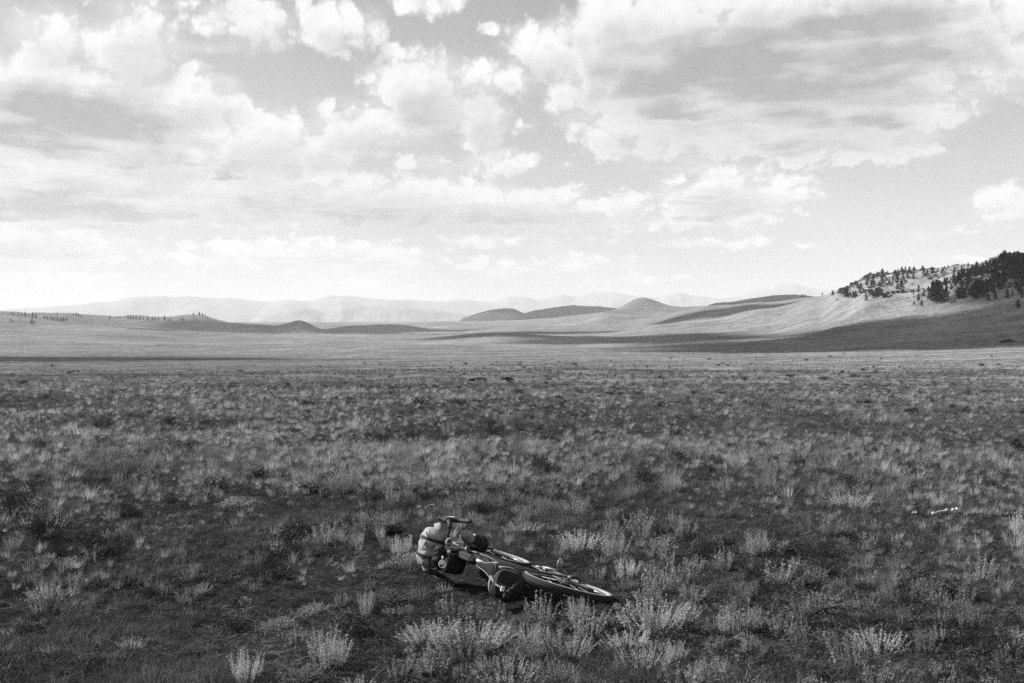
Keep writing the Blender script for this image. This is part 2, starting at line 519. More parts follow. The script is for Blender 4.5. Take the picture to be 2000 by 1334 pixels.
def mat_slope(name, v, scale=.02, var=.5):
    m, nt, out = new_mat(name)
    tc = nt.n.new('ShaderNodeTexCoord')
    n = nt.noise(tc.outputs['Object'], scale, 6, .65)
    n2 = nt.noise(tc.outputs['Object'], scale * 7, 4, .65)
    val = nt.math('MULTIPLY', nt.math('MULTIPLY_ADD', n, var * 1.6, 1 - var * .8), nt.math('MULTIPLY_ADD', n2, var, 1 - var * .5))
    val = nt.math('MULTIPLY', val, v)
    d = nt.n.new('ShaderNodeBsdfDiffuse')
    nt.put(d.inputs[0], val)
    nt.l.new(d.outputs[0], out.inputs[0])
    return m


M = {}
M['ground'] = mat_ground()
M['mountain'] = mat_slope('mountain_slope', .25, .0008, .2)
M['dark_hill'] = mat_slope('dark_slope', .055, .02, .6)  # dark mottled tone for the hills behind the plain


# ------------------------------------------------------------------ mesh helpers
def mesh_obj(name, verts, faces, mat, parent=None, smooth=False, link=True):
    me = bpy.data.meshes.new(name)
    me.from_pydata([tuple(v) for v in verts], [], faces)
    if mat is not None:
        me.materials.append(mat)
    if smooth:
        me.polygons.foreach_set('use_smooth', [True] * len(me.polygons))
    me.update()
    o = bpy.data.objects.new(name, me)
    if link:
        COL.objects.link(o)
    if parent is not None:
        o.parent = parent
    return o


def grid_mesh(name, X, Y, Z, mat, wrap=False):
    """rows x cols arrays of points to a quad sheet"""
    nr, nc = X.shape
    me = bpy.data.meshes.new(name)
    co = np.stack([X, Y, Z], -1).reshape(-1, 3).astype(np.float32)
    i, j = np.meshgrid(np.arange(nr - 1), np.arange(nc - (0 if wrap else 1)), indexing='ij')
    j2 = (j + 1) % nc
    q = np.stack([i * nc + j, i * nc + j2, (i + 1) * nc + j2, (i + 1) * nc + j], -1).reshape(-1, 4).astype(np.int32)
    me.vertices.add(len(co)); me.vertices.foreach_set('co', co.ravel())
    me.loops.add(q.size); me.loops.foreach_set('vertex_index', q.ravel())
    me.polygons.add(len(q)); me.polygons.foreach_set('loop_start', np.arange(0, q.size, 4, dtype=np.int32))
    me.polygons.foreach_set('use_smooth', np.ones(len(q), bool))
    me.update(calc_edges=True)
    me.validate()
    me.materials.append(mat)
    o = bpy.data.objects.new(name, me)
    COL.objects.link(o)
    return o


def tag(o, label=None, cat=None, group=None, kind=None):
    if label: o['label'] = label
    if cat: o['category'] = cat
    if group: o['group'] = group
    if kind: o['kind'] = kind
    return o


def empty(name, mat4=None):
    o = bpy.data.objects.new(name, None)
    o.empty_display_size = .1
    COL.objects.link(o)
    if mat4 is not None:
        o.matrix_world = mat4
    return o


# ------------------------------------------------------------------ the ground sheet
def build_ground():
    az_in = np.linspace(-.56, .56, 430)
    az_out = np.linspace(.56, 2 * math.pi - .56, 90)[1:-1]
    az = np.concatenate([az_in, az_out])
    r = [0.3, 1.0, 2.0, 2.8]
    while r[-1] < 45: r.append(r[-1] * 1.0068)
    while r[-1] < 4200: r.append(r[-1] * 1.0145)
    while r[-1] < 42000: r.append(r[-1] * 1.05)
    r = np.array(r)
    A, RR = np.meshgrid(az, r)
    X = RR * np.sin(A); Y = RR * np.cos(A)
    Z = height(X, Y)
    # faces wind so that normals point up
    o = grid_mesh('ground', X[:, ::-1], Y[:, ::-1], Z[:, ::-1], M['ground'], wrap=True)
    o['kind'] = 'structure'
    return o


build_ground()


# ------------------------------------------------------------------ dark hills behind the plain and the far mountains
def ridge_obj(name, prof, r0, depth, mat, seed, rough=.22, base_py=640, n=260, rows=40, kind='structure'):
    """a range of hills whose skyline follows prof (px, py), with a front and a back slope"""
    prof = np.array(prof, float)
    pxs = np.linspace(prof[0, 0], prof[-1, 0], n)
    # smooth interpolation of the skyline
    ys = np.interp(pxs, prof[:, 0], prof[:, 1])
    kern = np.array([1, 2, 3, 2, 1.]); kern /= kern.sum()
    ys = np.convolve(np.pad(ys, 2, mode='edge'), kern, 'valid')
    t = np.linspace(-1, 1, rows)
    T, P = np.meshgrid(t, pxs, indexing='ij')
    az = np.arctan((P - 1000) / FPX)
    rr = r0 + depth * T
    X = rr * np.sin(az); Y = rr * np.cos(az)
    top = CAM_H + (HORIZON - np.tile(ys, (rows, 1))) / FPX * r0 * np.cos(az)
    low = CAM_H + (HORIZON - base_py) / FPX * r0 * np.cos(az) - .03 * depth
    s = np.clip(1 - np.abs(T), 0, 1)
    shape = np.sin(s * math.pi / 2) ** 1.15
    Z = low + np.maximum(top - low, 0) * shape
    w = depth * .55
    nz = fbm(X / w, Y / w, 5, seed) * 1.0 + .5 * np.abs(fbm(X / (w * .4), Y / (w * .4), 4, seed + 5))
    Z = Z + nz * np.maximum(top - low, 0) * rough * (s < .999) * np.sin(s * math.pi) ** .8
    o = grid_mesh(name, X[:, ::-1], Y[:, ::-1], Z[:, ::-1], mat)
    o['kind'] = kind
    return o


ridge_obj('mountain_range', [(-500, 606), (-250, 600), (-60, 606), (0, 605), (70, 600), (115, 599), (150, 595), (189, 591), (217, 591), (245, 582), (266, 580), (311, 582), (332, 585), (367, 582), (413, 584), (451, 581), (490, 586), (525, 589), (545, 587), (560, 584), (577, 589), (605, 590), (630, 582), (665, 577), (700, 580), (740, 585), (800, 588), (850, 590), (890, 592), (960, 598), (1040, 610), (1100, 640)], 14000, 1600, M['mountain'], 21)
ridge_obj('mountain_range', [(820, 640), (850, 600), (874, 589), (902, 586), (935, 590), (962, 591), (990, 582), (1018, 580), (1050, 589), (1098, 577), (1122, 580), (1158, 572), (1198, 570), (1234, 576), (1282, 580), (1310, 573), (1330, 573), (1354, 580), (1410, 584), (1442, 582), (1500, 590), (1600, 620)], 17000, 1700, M['mountain'], 31)
ridge_obj('mountain_range', [(1330, 640), (1380, 600), (1410, 586), (1442, 576), (1490, 562), (1530, 555), (1554, 556), (1590, 563), (1622, 566), (1700, 575), (1850, 580), (2050, 585), (2400, 600)], 19500, 1800, M['mountain'], 41)
ridge_obj('foothills', [(470, 640), (507, 616), (535, 608), (560, 604), (595, 602), (630, 607), (665, 598), (700, 597), (760, 600), (800, 602), (850, 606), (900, 612), (960, 630)], 8500, 800, M['mountain'], 51)
ridge_obj('dark_hill', [(880, 640), (905, 622), (935, 611), (960, 605), (985, 602), (1003, 603), (1015, 608), (1030, 614), (1060, 630)], 4700, 420, M['dark_hill'], 61, .18)
ridge_obj('dark_hill', [(985, 640), (1015, 615), (1045, 607), (1080, 602), (1120, 598), (1165, 599), (1200, 602), (1260, 610), (1330, 630)], 5200, 480, M['dark_hill'], 71, .15)
ridge_obj('dark_hill', [(1330, 612), (1400, 592), (1430, 590), (1470, 583), (1510, 577), (1550, 575), (1580, 578), (1610, 582), (1660, 588), (1720, 600)], 3700, 380, M['dark_hill'], 81, .12)

# ------------------------------------------------------------------ haze in the air over the whole basin
def build_haze():
    m, nt, out = new_mat('haze_air')
    v = nt.n.new('ShaderNodeVolumePrincipled')
    v.inputs['Color'].default_value = (1, 1, 1, 1)
    v.inputs['Density'].default_value = HAZE
    v.inputs['Anisotropy'].default_value = 0.0
    nt.l.new(v.outputs[0], out.inputs['Volume'])
    a = 44000.0; lo = -480.0; hi = 980.0
    vs = [(-a, -a, lo), (a, -a, lo), (a, a, lo), (-a, a, lo), (-a, -a, hi), (a, -a, hi), (a, a, hi), (-a, a, hi)]
    fs = [(0, 3, 2, 1), (4, 5, 6, 7), (0, 1, 5, 4), (1, 2, 6, 5), (2, 3, 7, 6), (3, 0, 4, 7)]
    o = mesh_obj('haze', vs, fs, m)
    o['kind'] = 'stuff'


HAZE = 8e-5
build_haze()

# ------------------------------------------------------------------ clouds overhead that throw the shadows on the plain
def mat_cloud():
    m, nt, out = new_mat('cloud_vapour')
    tc = nt.n.new('ShaderNodeTexCoord')
    n = nt.noise(tc.outputs['Object'], .01, 5, .6)
    val = nt.math('MULTIPLY_ADD', n, .2, .75)
    d = nt.n.new('ShaderNodeBsdfDiffuse'); nt.put(d.inputs[0], val)
    t = nt.n.new('ShaderNodeBsdfTranslucent'); nt.put(t.inputs[0], val)
    mx = nt.n.new('ShaderNodeMixShader'); mx.inputs[0].default_value = .35
    nt.l.new(d.outputs[0], mx.inputs[1]); nt.l.new(t.outputs[0], mx.inputs[2])
    nt.l.new(mx.outputs[0], out.inputs[0])
    return m


M['cloud'] = mat_cloud()
CLOUD_BASE = 2300.0


def cumulus(gx, gy, ax, ay, rot, seed):
    """a flat based cumulus whose shadow falls on the ground about (gx, gy) with half axes ax, ay"""
    t = CLOUD_BASE / SUN_DIR.z
    cx, cy = gx + SUN_DIR.x * t, gy + SUN_DIR.y * t
    n, mrows = 96, 22
    th = np.linspace(0, 2 * math.pi, n, endpoint=False)
    rows = []
    rng = np.random.default_rng(seed)
    for i in range(mrows):
        f = i / (mrows - 1)                      # 0 bottom centre .. 1 top centre
        if f < .35:
            rad = f / .35; up = -.04 * rad
        else:
            g = (f - .35) / .65
            rad = math.cos(g * math.pi / 2) ** .6; up = math.sin(g * math.pi / 2) ** .8
        lump = 1 + .34 * fbm(np.cos(th) * 1.6 + seed * 3.1, np.sin(th) * 1.6 + seed, 4, seed % 9) + .24 * fbm(np.cos(th) * 5 + f * 3, np.sin(th) * 5 + seed, 3, 2)
        x = ax * rad * lump * np.cos(th); y = ay * rad * lump * np.sin(th)
        hgt = .42 * min(ax, ay) * (1 + .5 * fbm(x / (ax * .4) + seed, y / (ay * .4), 4, 5))
        z = np.full(n, CLOUD_BASE) + up * hgt
        c, s = math.cos(rot), math.sin(rot)
        rows.append((cx + c * x - s * y, cy + s * x + c * y, z))
    A = np.array(rows)
    o = grid_mesh('cloud', A[:, 0], A[:, 1], A[:, 2], M['cloud'], wrap=True)
    o['kind'] = 'structure'
    return o


# shadow centre on the plain (m), half axes, rotation
SHADOWS = [
    (-160, 305, 80, 62, .25), (190, 500, 135, 270, -.22), (120, 1010, 105, 290, .02), (400, 640, 115, 235, -.36), (480, 830, 85, 170, -.35), (-450, 2030, 330, 190, .05), (-15, 1260, 130, 105, 0.0),  # first entry: unseen cloud added to darken the swale at left
    (345, 1720, 150, 80, -.1), (120, 4950, 480, 400, .2), (930, 3620, 520, 260, -.15), (70, 1640, 110, 60, .1),
]
for i, (gx, gy, ax, ay, rot) in enumerate(SHADOWS):
    gz = float(height(gx, gy))
    k = gz / math.tan(SUN_EL)
    cumulus(gx - math.sin(SUN_AZ) * k, gy - math.cos(SUN_AZ) * k, ax, ay, rot, 5 + i)


# ------------------------------------------------------------------ plants
M['sage'] = mat_leaf('sage_leaf', .36, .4, .30)
M['small_sage'] = mat_leaf('small_sage_leaf', .18, .9, .30)
M['grass'] = mat_leaf('dry_grass', .095, 1.1, .35)
M['straw'] = mat_leaf('straw', .185, .7, .4)
M['bleached'] = mat_leaf('far_pale_grass', .36, .7, .4)  # lighter copy of straw for far tufts, offsets their shaded sides
M['forb'] = mat_leaf('low_forb', .062, 1.0, .25)
M['dark_leaf'] = mat_leaf('dark_shrub_leaf', .038, .5, .2)
M['twig'] = mat_plain('twig', .06, .8)
M['needle'] = mat_leaf('pine_needles', .030, .7, .15)
M['bark'] = mat_plain('pine_bark', .06, .9)


class Soup:
    def __init__(self):
        self.v = []; self.f = []

    def blade(self, base, az, lean, L, w, curl, seg=2):
        """a tapering bent blade"""
        b = len(self.v)
        ca, sa = math.cos(az), math.sin(az)
        px, py = -sa * w * .5, ca * w * .5
        x, y, z = base; a = lean
        pts = [(x, y, z)]
        for i in range(seg):
            d = L / seg
            x += math.sin(a) * ca * d; y += math.sin(a) * sa * d; z += math.cos(a) * d
            a += curl / seg
            pts.append((x, y, z))
        for i, p in enumerate(pts[:-1]):
            k = 1 - .45 * i / seg
            self.v += [(p[0] - px * k, p[1] - py * k, p[2]), (p[0] + px * k, p[1] + py * k, p[2])]
        self.v.append(pts[-1])
        for i in range(seg - 1):
            q = b + 2 * i
            self.f.append((q, q + 1, q + 3, q + 2))
        q = b + 2 * (seg - 1)
        self.f.append((q, q + 1, q + 2))
        return pts

    def leaf(self, p, r, size):
        b = len(self.v)
        n = Vector((r.gauss(0, 1), r.gauss(0, 1), r.gauss(0, .8) + .3)).normalized()
        u = n.orthogonal().normalized(); v = n.cross(u)
        a = r.uniform(0, 6.28)
        u, v = u * math.cos(a) + v * math.sin(a), v * math.cos(a) - u * math.sin(a)
        P = Vector(p)
        for q in (P - u * size * .9, P + v * size * .42, P + u * size * .9, P - v * size * .42):
            self.v.append(tuple(q))
        self.f.append((b, b + 1, b + 2, b + 3))

    def obj(self, name, mat, parent=None, link=True):
        return mesh_obj(name, self.v, self.f, mat, parent, link=link)


def grass_tuft(seed, n=40, h=.16, spread=.05, w=.004, lean=.5, mat='grass'):
    r = random.Random(seed); s = Soup()
    for i in range(n):
        a = r.uniform(0, 6.28); d = spread * math.sqrt(r.random())
        s.blade((math.cos(a) * d, math.sin(a) * d, -.01), a + r.uniform(-.8, .8), abs(r.gauss(0, lean)) * .8 + .05, h * r.uniform(.45, 1.1), w * r.uniform(.7, 1.3), r.uniform(.1, .9), 2)
    return s


def sage_clump(seed, stems=26, h=.22, spread=.11, leaves=26, leaf=.0062, flare=.25):
    """upright silvery stems set with small leaves"""
    r = random.Random(seed); s = Soup()
    for i in range(stems):
        a = r.uniform(0, 6.28); k = math.sqrt(r.random()); d = spread * k
        L = h * r.uniform(.55, 1.08) * (1 - .18 * k)
        pts = s.blade((math.cos(a) * d * .6, math.sin(a) * d * .6, -.01), a, flare * k * r.uniform(.5, 1.3), L, .004, r.uniform(-.25, .1), 3)
        for j in range(leaves):
            t = r.random() ** .75
            q = t * 3; i0 = min(int(q), 2); f = q - i0
            p = [pts[i0][c] * (1 - f) + pts[i0 + 1][c] * f for c in range(3)]
            rr = .0075 * (1.2 - t * .7) * (h / .22)
            p = (p[0] + r.gauss(0, rr), p[1] + r.gauss(0, rr), p[2] + r.gauss(0, rr * .6))
            s.leaf(p, r, leaf * r.uniform(.6, 1.3))
    return s


def low_mat(seed, n=130, rad=.09, h=.045, leaf=.008):
    r = random.Random(seed); s = Soup()
    for i in range(n):
        a = r.uniform(0, 6.28); k = r.random() ** .75
        d = rad * k * (1 + .3 * math.sin(a * 3 + seed))
        s.leaf((math.cos(a) * d, math.sin(a) * d, h * (1 - k * k) * r.uniform(.2, 1.1)), r, leaf * r.uniform(.6, 1.4))
    return s


def cushion(seed, n, rad, h, leaf):
    s = low_mat(seed, n, rad, h, leaf)
    r = random.Random(seed + 1)
    for i in range(40):                           # creeping stems that carry the leaves
        s.blade((0, 0, .004), r.uniform(0, 6.28), r.uniform(.9, 1.5), rad * r.uniform(.6, 1.25), .006, r.uniform(0, .3), 3)
    return s


def round_shrub(seed, n=900, rad=.2, h=.22, leaf=.011):
    """dome of small leaves on a bundle of twigs, uneven with gaps"""
    r = random.Random(seed); s = Soup()
    lob = [(r.uniform(-.6, .6) * rad, r.uniform(-.6, .6) * rad, r.uniform(.35, .75) * h, r.uniform(.35, .6)) for _ in range(9)]
    for i in range(n):
        cx, cy, cz, k = r.choice(lob)
        v = Vector((r.gauss(0, 1), r.gauss(0, 1), r.gauss(0, 1))).normalized() * (r.random() ** .4)
        p = (cx + v.x * rad * k, cy + v.y * rad * k, max(.005, cz + v.z * h * k * .8))
        s.leaf(p, r, leaf * r.uniform(.6, 1.3))
    for i in range(24):
        a = r.uniform(0, 6.28)
        s.blade((0, 0, -.02), a, r.uniform(.1, 1.0), h * r.uniform(.8, 1.15), .006, r.uniform(-.3, .3), 3)
    return s


# ---- things one can point at: single shrubs and tufts, each an object of its own
SAGE_MESH = [sage_clump(s, **k).obj('sagebrush', M['sage'], link=False).data for s, k in [
    (1, dict(stems=60, h=.25, spread=.15, leaves=46, flare=.35)), (2, dict(stems=50, h=.24, spread=.14, leaves=50, flare=.5)), (3, dict(stems=70, h=.2, spread=.2, leaves=40, flare=.8)),
    (4, dict(stems=44, h=.18, spread=.12, leaves=40, flare=.9)), (5, dict(stems=80, h=.22, spread=.24, leaves=36, flare=.7))]]
TUFT_MESH = [grass_tuft(s, 190, .30, .08, .0032, .42, 'straw').obj('grass_tuft', M['straw'], link=False).data for s in (31, 32, 33)]
SHRUB_MESH = [round_shrub(s, 2600, .2, .22, .0075).obj('dark_shrub', M['dark_leaf'], link=False).data for s in (41, 42, 43)]
CUSHION_MESH = [cushion(s, 900, .13, .07, .006).obj('cushion_plant', M['small_sage'], link=False).data for s in (51, 52)]
SIZE = {'sagebrush': .25, 'grass_tuft': .27, 'dark_shrub': .24, 'cushion_plant': .07}
LIB = {'sagebrush': SAGE_MESH, 'grass_tuft': TUFT_MESH, 'dark_shrub': SHRUB_MESH, 'cushion_plant': CUSHION_MESH}
CAT = {'sagebrush': 'sagebrush', 'grass_tuft': 'grass tuft', 'dark_shrub': 'shrub', 'cushion_plant': 'cushion plant'}
# kind, px, py of the foot, height in px, width factor, variant, label
PLANTS = [
    ('sagebrush', 645, 1298, 84, 1.0, 0, 'tall upright pale sagebrush with straight stems at the bottom, left of the bicycle'),
    ('sagebrush', 482, 1330, 74, .85, 1, 'flat-topped pale sagebrush cut by the bottom edge, next to the tall upright one'),
    ('sagebrush', 700, 1345, 45, 1.2, 3, 'low ragged sagebrush at the bottom edge, right of the tall upright one'),
    ('sagebrush', 842, 1250, 66, 1.3, 2, 'wide pale sagebrush in front of the bags, first from the left of that row'),
    ('sagebrush', 915, 1262, 72, 1.35, 4, 'wide feathery sagebrush in front of the seat bag, middle of the row'),
    ('sagebrush', 985, 1245, 52, 1.2, 2, 'smaller sagebrush ending the row in front of the seat bag'),
    ('sagebrush', 1128, 1212, 56, .9, 0, 'small upright sagebrush standing against the rear tyre'),
    ('sagebrush', 1045, 1262, 52, 1.2, 1, 'pale sagebrush below the middle of the rear wheel'),
    ('sagebrush', 1105, 1278, 56, 1.2, 4, 'pale sagebrush below the right end of the rear wheel'),
    ('sagebrush', 1275, 1220, 66, 1.4, 4, 'broad bright sagebrush just right of the rear tyre, fanning upward'),
    ('sagebrush', 1330, 1215, 56, 1.2, 2, 'bright sagebrush behind the broad fanning one, on its right'),
    ('sagebrush', 1225, 1262, 52, 1.3, 2, 'pale sagebrush on the left flank of the broad fanning one'),
    ('sagebrush', 1255, 1300, 50, 1.4, 4, 'half-shaded sagebrush with a dark hollow beneath, below the broad fanning one'),
    ('sagebrush', 1318, 1288, 46, 1.1, 0, 'thin-stemmed sagebrush with bare sticks beside the dark hollow'),
    ('sagebrush', 990, 1330, 56, 1.5, 4, 'sprawling pale sagebrush at the bottom edge below the bicycle'),
    ('sagebrush', 1080, 1320, 40, 1.5, 2, 'low pale sagebrush at the bottom, right of the sprawling one'),
    ('sagebrush', 1425, 1232, 48, 1.1, 0, 'sparse upright sagebrush right of the bright pair'),
    ('sagebrush', 1470, 1225, 42, 1.0, 1, 'sparse grey sagebrush beside the round dark-footed shrub'),
    ('cushion_plant', 1360, 1165, 22, 1.2, 0, 'pale domed cushion plant above the bright sagebrush pair'),
    ('cushion_plant', 1597, 1190, 32, 1.4, 1, 'round pale-topped cushion plant with black shade under it, right of the bicycle'),
    ('sagebrush', 1560, 1142, 34, .8, 3, 'small pale ball-shaped sagebrush alone on short turf, right of the bicycle'),
    ('sagebrush', 1482, 1082, 56, .9, 0, 'bright fan-shaped sagebrush standing on the far turf right of the crank'),
    ('sagebrush', 1530, 1082, 34, .6, 1, 'short thin sagebrush right beside the bright fan-shaped one'),
    ('dark_shrub', 1375, 1092, 48, 1.0, 0, 'dome-shaped dark shrub left of the bright fan-shaped sagebrush'),
    ('dark_shrub', 1590, 1085, 34, 1.4, 1, 'wide low dark shrub right of the bright fan-shaped sagebrush'),
    ('sagebrush', 1020, 1042, 40, 1.3, 2, 'bright bushy sagebrush behind the front wheel'),
    ('sagebrush', 1135, 1070, 46, 1.3, 4, 'pale sagebrush behind the crank'),
    ('sagebrush', 1200, 1085, 54, 1.1, 0, 'pale upright sagebrush behind the pedal, on its right'),
    ('sagebrush', 1225, 1125, 46, 1.1, 1, 'grey sagebrush between the rear wheel and the pale upright one'),
    ('sagebrush', 785, 1085, 50, .9, 0, 'pale upright sagebrush left of the handlebar bag'),
    ('sagebrush', 868, 1152, 26, 1.4, 3, 'low silvery sagebrush at the foot of the lower handlebar'),
    ('cushion_plant', 800, 1100, 20, 1.3, 0, 'flat silvery cushion plant on bare soil left of the bags'),
    ('cushion_plant', 545, 1232, 26, 1.2, 1, 'bright white-leaved cushion plant above the tall upright sagebrush'),
    ('cushion_plant', 620, 1195, 18, 1.3, 0, 'pale cushion plant farther up from the bright white-leaved one'),
    ('cushion_plant', 600, 1325, 26, 1.3, 0, 'pale cushion plant at the bottom between the two tall sagebrushes'),
    ('sagebrush', 715, 1200, 62, .45, 1, 'single thin sagebrush sprig on bare soil left of the seat bag'),
    ('cushion_plant', 750, 1180, 28, 1.2, 1, 'small tufted cushion plant right of the thin sprig'),
    ('dark_shrub', 78, 1052, 56, 1.1, 2, 'largest black shrub, at the left edge'),
    ('dark_shrub', 22, 1012, 60, 1.0, 1, 'black shrub cut by the left edge behind the largest one'),
    ('dark_shrub', 115, 1085, 34, .9, 0, 'small black shrub in front of the largest one'),
    ('dark_shrub', 243, 1010, 34, 1.2, 1, 'small black shrub right of the largest one, across a gap'),
    ('dark_shrub', 1068, 925, 32, 1.5, 0, 'flat black shrub in the mid field straight behind the bicycle'),
    ('dark_shrub', 998, 918, 24, 1.4, 2, 'smaller flat black shrub left of the flat black one in the mid field'),
    ('dark_shrub', 938, 1003, 30, 1.1, 1, 'small black shrub just behind the handlebar'),
    ('dark_shrub', 1216, 1028, 38, 1.1, 0, 'square black shrub behind the pedal in the mid field'),
    ('dark_shrub', 1255, 940, 34, 1.4, 2, 'round grey-black shrub in the mid field among bright tufts'),
    ('dark_shrub', 970, 968, 24, 1.4, 0, 'low dark shrub in the mid field behind the front wheel'),
    ('dark_shrub', 1650, 955, 34, 1.0, 1, 'dark shrub with a pale crown in the mid field far right'),
    ('dark_shrub', 1895, 1262, 44, .9, 2, 'dark-footed shrub on turf near the right edge'),
    ('dark_shrub', 1970, 1280, 50, .9, 0, 'black shrub at the bottom right corner'),
    ('sagebrush', 1715, 1265, 46, 1.4, 4, 'wide dull sagebrush on turf in the lower right'),
    ('sagebrush', 1992, 1045, 50, .7, 0, 'tall pale sagebrush cut by the right edge'),
    ('sagebrush', 1660, 990, 50, 1.2, 2, 'pale sagebrush left of the white bone'),
    ('sagebrush', 1890, 1135, 30, 1.2, 3, 'low grey sagebrush on turf below the white bone'),
    ('sagebrush', 255, 1268, 42, 1.0, 3, 'pale sagebrush sprig in the lower left, on its own'),
    ('sagebrush', 90, 1170, 42, 1.4, 2, 'grey sagebrush patch near the left edge below the black shrubs'),
    ('cushion_plant', 240, 1050, 16, 1.4, 1, 'pale cushion plant right of the small black shrubs'),
    ('cushion_plant', 470, 990, 20, 1.3, 0, 'grey cushion plant with dark shade under it, left mid field'),
    ('grass_tuft', 1015, 893, 62, .7, 0, 'tall straw-coloured grass tuft in the mid field above the bicycle'),
    ('grass_tuft', 520, 905, 60, .6, 1, 'tall straw-coloured grass tuft in the left mid field'),
    ('grass_tuft', 412, 900, 50, .8, 2, 'broad straw-coloured grass tuft left of the tall one in the left mid field'),
    ('grass_tuft', 1350, 815, 34, .7, 1, 'pale grass tuft far out in the field, right of the middle'),
    ('grass_tuft', 1630, 812, 30, 1.2, 0, 'wide pale grass tuft far out in the right of the field'),
    ('grass_tuft', 1806, 812, 32, .8, 2, 'pale spiky grass tuft far out near the right edge of the field'),
    ('grass_tuft', 1605, 902, 56, .6, 1, 'tall pale grass tuft in the right mid field'),
    ('grass_tuft', 1882, 912, 40, .9, 0, 'bright short grass tuft in the right mid field'),
    ('grass_tuft', 1155, 925, 34, 1.4, 2, 'brightest broad grass tuft in the mid field behind the bicycle'),
    ('grass_tuft', 1238, 912, 36, 1.0, 0, 'bright grass tuft right of the brightest broad one'),
    ('grass_tuft', 1310, 960, 60, .9, 1, 'tall bright grass tuft in the mid field behind the pedal'),
    ('grass_tuft', 1490, 955, 52, .9, 2, 'tall grey grass tuft right of the tall bright one'),
    ('grass_tuft', 1735, 1000, 60, .6, 0, 'thin tall grass tuft left of the white bone'),
    ('grass_tuft', 1215, 975, 42, 1.1, 1, 'bright grass tuft in front of the round grey-black shrub'),
    ('grass_tuft', 1450, 1165, 40, 1.0, 2, 'dull grass tuft between the domed cushion and the ball-shaped sagebrush'),
    ('grass_tuft', 1735, 1150, 50, .9, 0, 'faint grass tuft on turf right of the ball-shaped sagebrush'),
]
BIKE_SPOTS = [(.42, 7.03, .40), (-.16, 7.92, .40), (-.5, 7.5, .30), (-.12, 6.88, .26), (.25, 7.43, .36), (-.3, 7.3, .3), (.1, 7.1, .3)]
_rp = random.Random(77)
for kind, px, py, hpx, wf, var, lab in PLANTS:
    x, y, z = on_ground(px, py)
    r = math.hypot(x, y)
    lib = LIB[kind]
    o = bpy.data.objects.new(kind, lib[var % len(lib)])
    COL.objects.link(o)
    sc = hpx / FPX * r / SIZE[kind]
    o.location = (x, y, z - .01)
    o.rotation_euler = (_rp.uniform(-.06, .06), _rp.uniform(-.06, .06), _rp.uniform(0, 6.28))
    o.scale = (sc * wf, sc * wf, sc)
    tag(o, lab, CAT[kind])


# ---- everything between them: uncountable grass, small sage and forbs
def scatter(name, pos, rot, scl, idx, protos):
    n = len(pos)
    me = bpy.data.meshes.new(name)
    me.vertices.add(n)
    me.vertices.foreach_set('co', np.asarray(pos, np.float32).ravel())
    a = me.attributes.new('rot', 'FLOAT_VECTOR', 'POINT'); a.data.foreach_set('vector', np.asarray(rot, np.float32).ravel())
    a = me.attributes.new('scl', 'FLOAT_VECTOR', 'POINT'); a.data.foreach_set('vector', np.asarray(scl, np.float32).ravel())
    a = me.attributes.new('idx', 'INT', 'POINT'); a.data.foreach_set('value', np.asarray(idx, np.int32))
    me.update()
    o = bpy.data.objects.new(name, me)
    COL.objects.link(o)
    g = bpy.data.node_groups.new(name + '_scatter', 'GeometryNodeTree')
    g.interface.new_socket('Geometry', in_out='INPUT', socket_type='NodeSocketGeometry')
    g.interface.new_socket('Geometry', in_out='OUTPUT', socket_type='NodeSocketGeometry')
    gi = g.nodes.new('NodeGroupInput'); go = g.nodes.new('NodeGroupOutput')
    iop = g.nodes.new('GeometryNodeInstanceOnPoints')
    g.links.new(gi.outputs[0], iop.inputs['Points'])
    g2i = g.nodes.new('GeometryNodeGeometryToInstance')
    for p in protos:
        oi = g.nodes.new('GeometryNodeObjectInfo')
        oi.inputs['Object'].default_value = p
        oi.inputs['As Instance'].default_value = False
        g.links.new(oi.outputs['Geometry'], g2i.inputs[0])
    g.links.new(g2i.outputs[0], iop.inputs['Instance'])
    iop.inputs['Pick Instance'].default_value = True

    def attr(nm, dt):
        n = g.nodes.new('GeometryNodeInputNamedAttribute')
        n.data_type = dt
        n.inputs['Name'].default_value = nm
        return n.outputs[0]
    g.links.new(attr('idx', 'INT'), iop.inputs['Instance Index'])
    e2r = g.nodes.new('FunctionNodeEulerToRotation')
    g.links.new(attr('rot', 'FLOAT_VECTOR'), e2r.inputs[0])
    g.links.new(e2r.outputs[0], iop.inputs['Rotation'])
    g.links.new(attr('scl', 'FLOAT_VECTOR'), iop.inputs['Scale'])
    g.links.new(iop.outputs[0], go.inputs[0])
    md = o.modifiers.new('scatter', 'NODES')
    md.node_group = g
    o['kind'] = 'stuff'
    return o


def sample(n, r0, r1, seed, p=0.0):
    """points spread over the field in view; more of them per square metre close by"""
    rng = np.random.default_rng(seed)
    u = rng.random(n)
    if p == 0:
        r = r0 * (r1 / r0) ** u
    else:
        r = (r0 ** p + (r1 ** p - r0 ** p) * u) ** (1 / p)
    az = rng.uniform(-.53, .53, n)
    return r * np.sin(az), r * np.cos(az), r, rng


def near_bike(x, y, k=1.0):
    m = np.zeros(len(x), bool)
    for bx, by, br in BIKE_SPOTS:
        m |= (x - bx) ** 2 + (y - by) ** 2 < (br * k) ** 2
    return m


